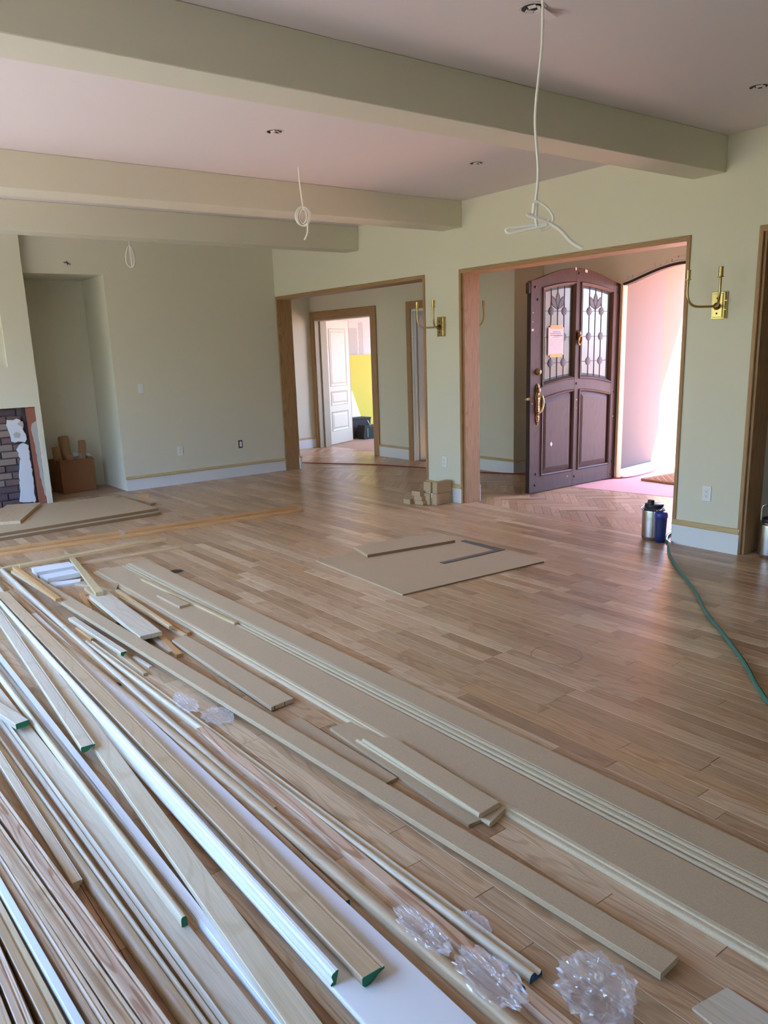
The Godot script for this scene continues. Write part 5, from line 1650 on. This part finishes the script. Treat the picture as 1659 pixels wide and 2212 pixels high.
	var bl := [
		[5.33, 0.001, -6.04, 0.22, 0.115, 0.065, 0.62, "widest MDF block at the bottom right of the pillar stack"],
		[5.35, 0.117, -6.055, 0.22, 0.115, 0.065, 0.62, "wide MDF block on top at the right of the pillar stack"],
		[5.20, 0.001, -6.115, 0.022, 0.115, 0.09, 0.62, "thin upright MDF slat left of the bottom block"],
		[5.225, 0.117, -6.13, 0.03, 0.115, 0.10, 0.62, "thin upright MDF slat left of the top block"],
		[5.165, 0.001, -6.17, 0.075, 0.042, 0.12, 0.62, "flat pair of MDF offcuts at the bottom left of the stack"],
		[5.17, 0.044, -6.19, 0.075, 0.042, 0.12, 0.66, "flat MDF offcut second from the bottom left of the stack"],
		[5.165, 0.087, -6.21, 0.085, 0.05, 0.12, 0.60, "flat MDF offcut topmost on the left of the stack"],
		[5.10, 0.001, -6.30, 0.05, 0.05, 0.10, 0.62, "small MDF block standing apart left of the pillar stack"]]
	for q in bl:
		st = mb()
		bx(st, Vector3(0, q[4] / 2, 0), Vector3(q[3], q[4], q[5]), 0.002)
		var o := obj("mdf_block", st, M.mdf)
		o.position = Vector3(q[0], q[1], q[2])
		o.rotation.y = -q[6] + 0.72
		tag(o, q[7], "block", bg)
	# jugs and bottle
	jug("steel jug with folded handle and stickers behind the blue bottle", Vector3(5.50, 0.0, -3.66), 0.0, false, true)
	jug("steel jug with raised handle at the right edge of the photo", Vector3(5.60, 0.0, -2.745), 0.5, true, false)
	var sh := thing("shaker_bottle", "dark blue shaker bottle standing in front of the steel jug", "bottle", Vector3(5.445, 0.0, -3.555))
	st = mb()
	lathe(st, [Vector2(0, 0), Vector2(0.036, 0), Vector2(0.039, 0.004), Vector2(0.041, 0.06), Vector2(0.046, 0.20)], 28, Vector3.ZERO)
	obj("cup", st, M.navy, sh)
	st = mb()
	lathe(st, [Vector2(0.048, 0.198), Vector2(0.05, 0.202), Vector2(0.048, 0.232), Vector2(0.038, 0.244), Vector2(0, 0.246)], 28, Vector3.ZERO)
	var sl := obj("lid", st, M.navylid, sh)
	st = mb()
	bx(st, Vector3(-0.015, 0.252, 0.0), Vector3(0.05, 0.016, 0.03), 0.004)
	var loop := []
	for k in 17: loop.append(Vector3(0.01 + 0.03 * cos(PI * k / 16.0), 0.248 + 0.026 * sin(PI * k / 16.0), 0))
	tube(st, loop, 0.0035, 6)
	obj("flip_cap", st, M.navylid, sl)
	# hose
	st = mb()
	tube(st, smooth([Vector3(6.9, 0.012, -3.4), Vector3(6.1, 0.012, -3.62), Vector3(5.72, 0.012, -3.63), Vector3(5.50, 0.012, -3.535), Vector3(5.417, 0.012, -3.457), Vector3(5.25, 0.012, -3.35), Vector3(5.092, 0.012, -3.233), Vector3(4.753, 0.012, -2.933), Vector3(4.451, 0.012, -2.643), Vector3(4.121, 0.012, -2.366), Vector3(3.805, 0.012, -2.057), Vector3(3.55, 0.012, -1.817), Vector3(3.319, 0.012, -1.626), Vector3(3.15, 0.012, -1.44), Vector3(2.9, 0.012, -1.0)], 6), 0.011, 8)
	tag(obj("air_hose", st, M.hose), "thin green air hose snaking from the foyer across the floor", "hose")
	# stretch film
	film("plastic_wrap", "big crumpled clear plastic wrap ball on the floor", Vector3(1.335, 0.0, -0.985), Vector3(0.075, 0.06, 0.085), 31)
	film("plastic_wrap", "small square clear plastic scrap beside the blue ended moulding", Vector3(1.30, 0.0, -1.36), Vector3(0.028, 0.016, 0.05), 32)
	film("plastic_wrap", "twisted clear plastic on the pine strips near the bottom", Vector3(1.165, 0.024, -1.17), Vector3(0.05, 0.03, 0.10), 33)
	film("plastic_wrap", "upright strand of clear plastic across the pine strips", Vector3(1.145, 0.028, -1.40), Vector3(0.032, 0.022, 0.10), 34)
	film("plastic_wrap", "clear plastic scrap right of the pine strip's far end", Vector3(1.335, 0.0, -3.02), Vector3(0.06, 0.016, 0.08), 35)
	film("plastic_wrap", "clear plastic scrap tied around the strips at mid length", Vector3(1.262, 0.02, -3.20), Vector3(0.035, 0.018, 0.10), 36)
	film("plastic_wrap", "clear plastic piece at the bottom edge below the pine strips", Vector3(1.155, 0.0, -0.86), Vector3(0.035, 0.015, 0.08), 37)
	# pale board corner at the bottom right
	plate("board_corner", "corner of a pale board at the bottom edge of the photo", [1.50, -0.83, 1.62, -0.81, 1.62, -0.45, 1.46, -0.45], 0.0, 0.008, M.poplar, "board")
	build_study()

func build_study() -> void:
	# inner door, ajar
	var d := thing("inner_door", "white panelled inner door standing ajar past the hall", "door", Vector3(7.50, 0.012, -11.40))
	d.rotation.y = 0.43
	var st := mb()
	var W := 0.80
	bb(st, Vector3(0, 0, -0.02), Vector3(W, 2.07, 0.016), 0.002)
	obj("leaf", st, M.creamdoor, d)
	for q in [[0.10, 0.55, 0.98, 1.94], [0.10, 0.55, 0.66, 0.90], [0.10, 0.55, 0.22, 0.56]]:
		st = mb()
		var a := PackedVector2Array([Vector2(0.12, q[2]), Vector2(W - 0.12, q[2]), Vector2(W - 0.12, q[3]), Vector2(0.12, q[3])])
		var f := func(i: float): return PackedVector2Array([Vector2(0.12 + i, q[2] + i), Vector2(W - 0.12 - i, q[2] + i), Vector2(W - 0.12 - i, q[3] - i), Vector2(0.12 + i, q[3] - i)])
		loft(st, f.call(0.0), 0.016, f.call(0.008), 0.024)
		loft(st, f.call(0.008), 0.024, f.call(0.03), 0.0165)
		loft(st, f.call(0.045), 0.0165, f.call(0.065), 0.022)
		face(st, f.call(0.065), 0.022)
		obj("panel_moulding", st, M.creamdoor, d)
	st = mb()
	bb(st, Vector3(W - 0.002, 0, -0.024), Vector3(W + 0.004, 2.07, 0.02))
	obj("leaf_edge", st, M.orange, d)
	for y in [0.28, 1.06, 1.82]:
		st = mb()
		tube(st, [Vector3(-0.012, y - 0.05, 0.02), Vector3(-0.012, y + 0.05, 0.02)], 0.01, 8)
		bb(st, Vector3(-0.10, y - 0.05, 0.004), Vector3(-0.012, y + 0.05, 0.012))
		bb(st, Vector3(-0.012, y - 0.05, 0.016), Vector3(0.03, y + 0.05, 0.019))
		obj("hinge", st, M.oldbrass, d)
	# yellow sheet against the back wall
	st = mb()
	slab(st, pv([8.35, 0.0, 9.46, 0.0, 9.36, 1.5, 8.3, 1.5]), Vector3(0, 0, -12.60), Vector3.RIGHT, Vector3.UP, Vector3(0, 0, 0.02))
	tag(obj("yellow_sheet", st, M.yellow), "bright yellow sheet standing against the back wall past the hall", "sheet")
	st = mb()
	slab(st, pv([8.32, 0.0, 9.16, 0.0, 8.86, 0.82, 8.32, 1.3]), Vector3(0, 0, -12.575), Vector3.RIGHT, Vector3.UP, Vector3(0, 0, 0.012))  # white slab stands for direct sun falling on the yellow sheet
	tag(obj("sun_patch_board", st, M.gloss_white), "white triangle shaped as a sun patch on the yellow sheet", "board")
	st = mb()
	for q in [[8.9, 1.75, 0.16, 0.5], [9.15, 1.8, 0.05, 0.6], [8.6, 1.9, 0.2, 0.3]]:
		slab(st, rag([q[0] - q[2], q[1] - q[3] / 2, q[0] + q[2], q[1] - q[3] / 2, q[0] + q[2], q[1] + q[3] / 2, q[0] - q[2], q[1] + q[3] / 2], 2, 0.01), Vector3(0, 0, -12.62), Vector3.RIGHT, Vector3.UP, Vector3(0, 0, 0.002))
	tag(obj("wall_mud", st, M.plaster2), "patches of joint compound on the wall above the yellow sheet", "plaster")
	# tool bag and bin
	var bn := thing("storage_bin", "dark green storage bin behind the tool bag past the hall", "bin", Vector3(8.62, 0.0, -12.12))
	st = mb()
	slab(st, pv([-0.2, 0, 0.2, 0, 0.22, 0.35, -0.22, 0.35]), Vector3(0, 0, -0.14), Vector3.RIGHT, Vector3.UP, Vector3(0, 0, 0.28))
	obj("tub", st, M.bag, bn)
	st = mb()
	bb(st, Vector3(-0.23, 0.34, -0.15), Vector3(0.23, 0.37, 0.15), 0.006)
	obj("lid", st, M.bag, bn)
	var tb := thing("tool_bag", "dark open tool bag on the floor past the hall", "bag", Vector3(8.72, 0.0, -11.80))
	st = mb()
	slab(st, pv([-0.24, 0, 0.24, 0, 0.26, 0.05, 0.22, 0.22, 0.1, 0.24, -0.1, 0.22, -0.23, 0.25, -0.26, 0.05]), Vector3(0, 0, -0.11), Vector3.RIGHT, Vector3.UP, Vector3(0, 0, 0.22))
	obj("body", st, M.bag, tb)
	st = mb()
	tube(st, smooth([Vector3(0.02, 0.21, 0.06), Vector3(0.06, 0.29, 0.06), Vector3(0.14, 0.33, 0.05), Vector3(0.22, 0.29, 0.05), Vector3(0.24, 0.2, 0.06)]), 0.012, 8)
	obj("handle", st, M.bag, tb)
	st = mb()
	bx(st, Vector3(-0.17, 0.12, 0.112), Vector3(0.03, 0.16, 0.006), 0.002)
	obj("strap", st, M.hose, tb)
	for q in [[-0.05, 0.3, 0.5, "pale screwdriver shaft sticking out of the tool bag"], [0.16, 0.28, -0.5, "yellow handled tool sticking out of the tool bag"]]:
		st = mb()
		bx(st, Vector3.ZERO, Vector3(0.02, 0.16, 0.02), 0.004)
		var o := obj("hand_tool", st, M.yellowpine if q[2] < 0 else M.steel)
		o.position = tb.position + Vector3(q[0], q[1] - 0.04, 0.0)
		o.rotation.z = q[2]
		tag(o, q[3], "tool")
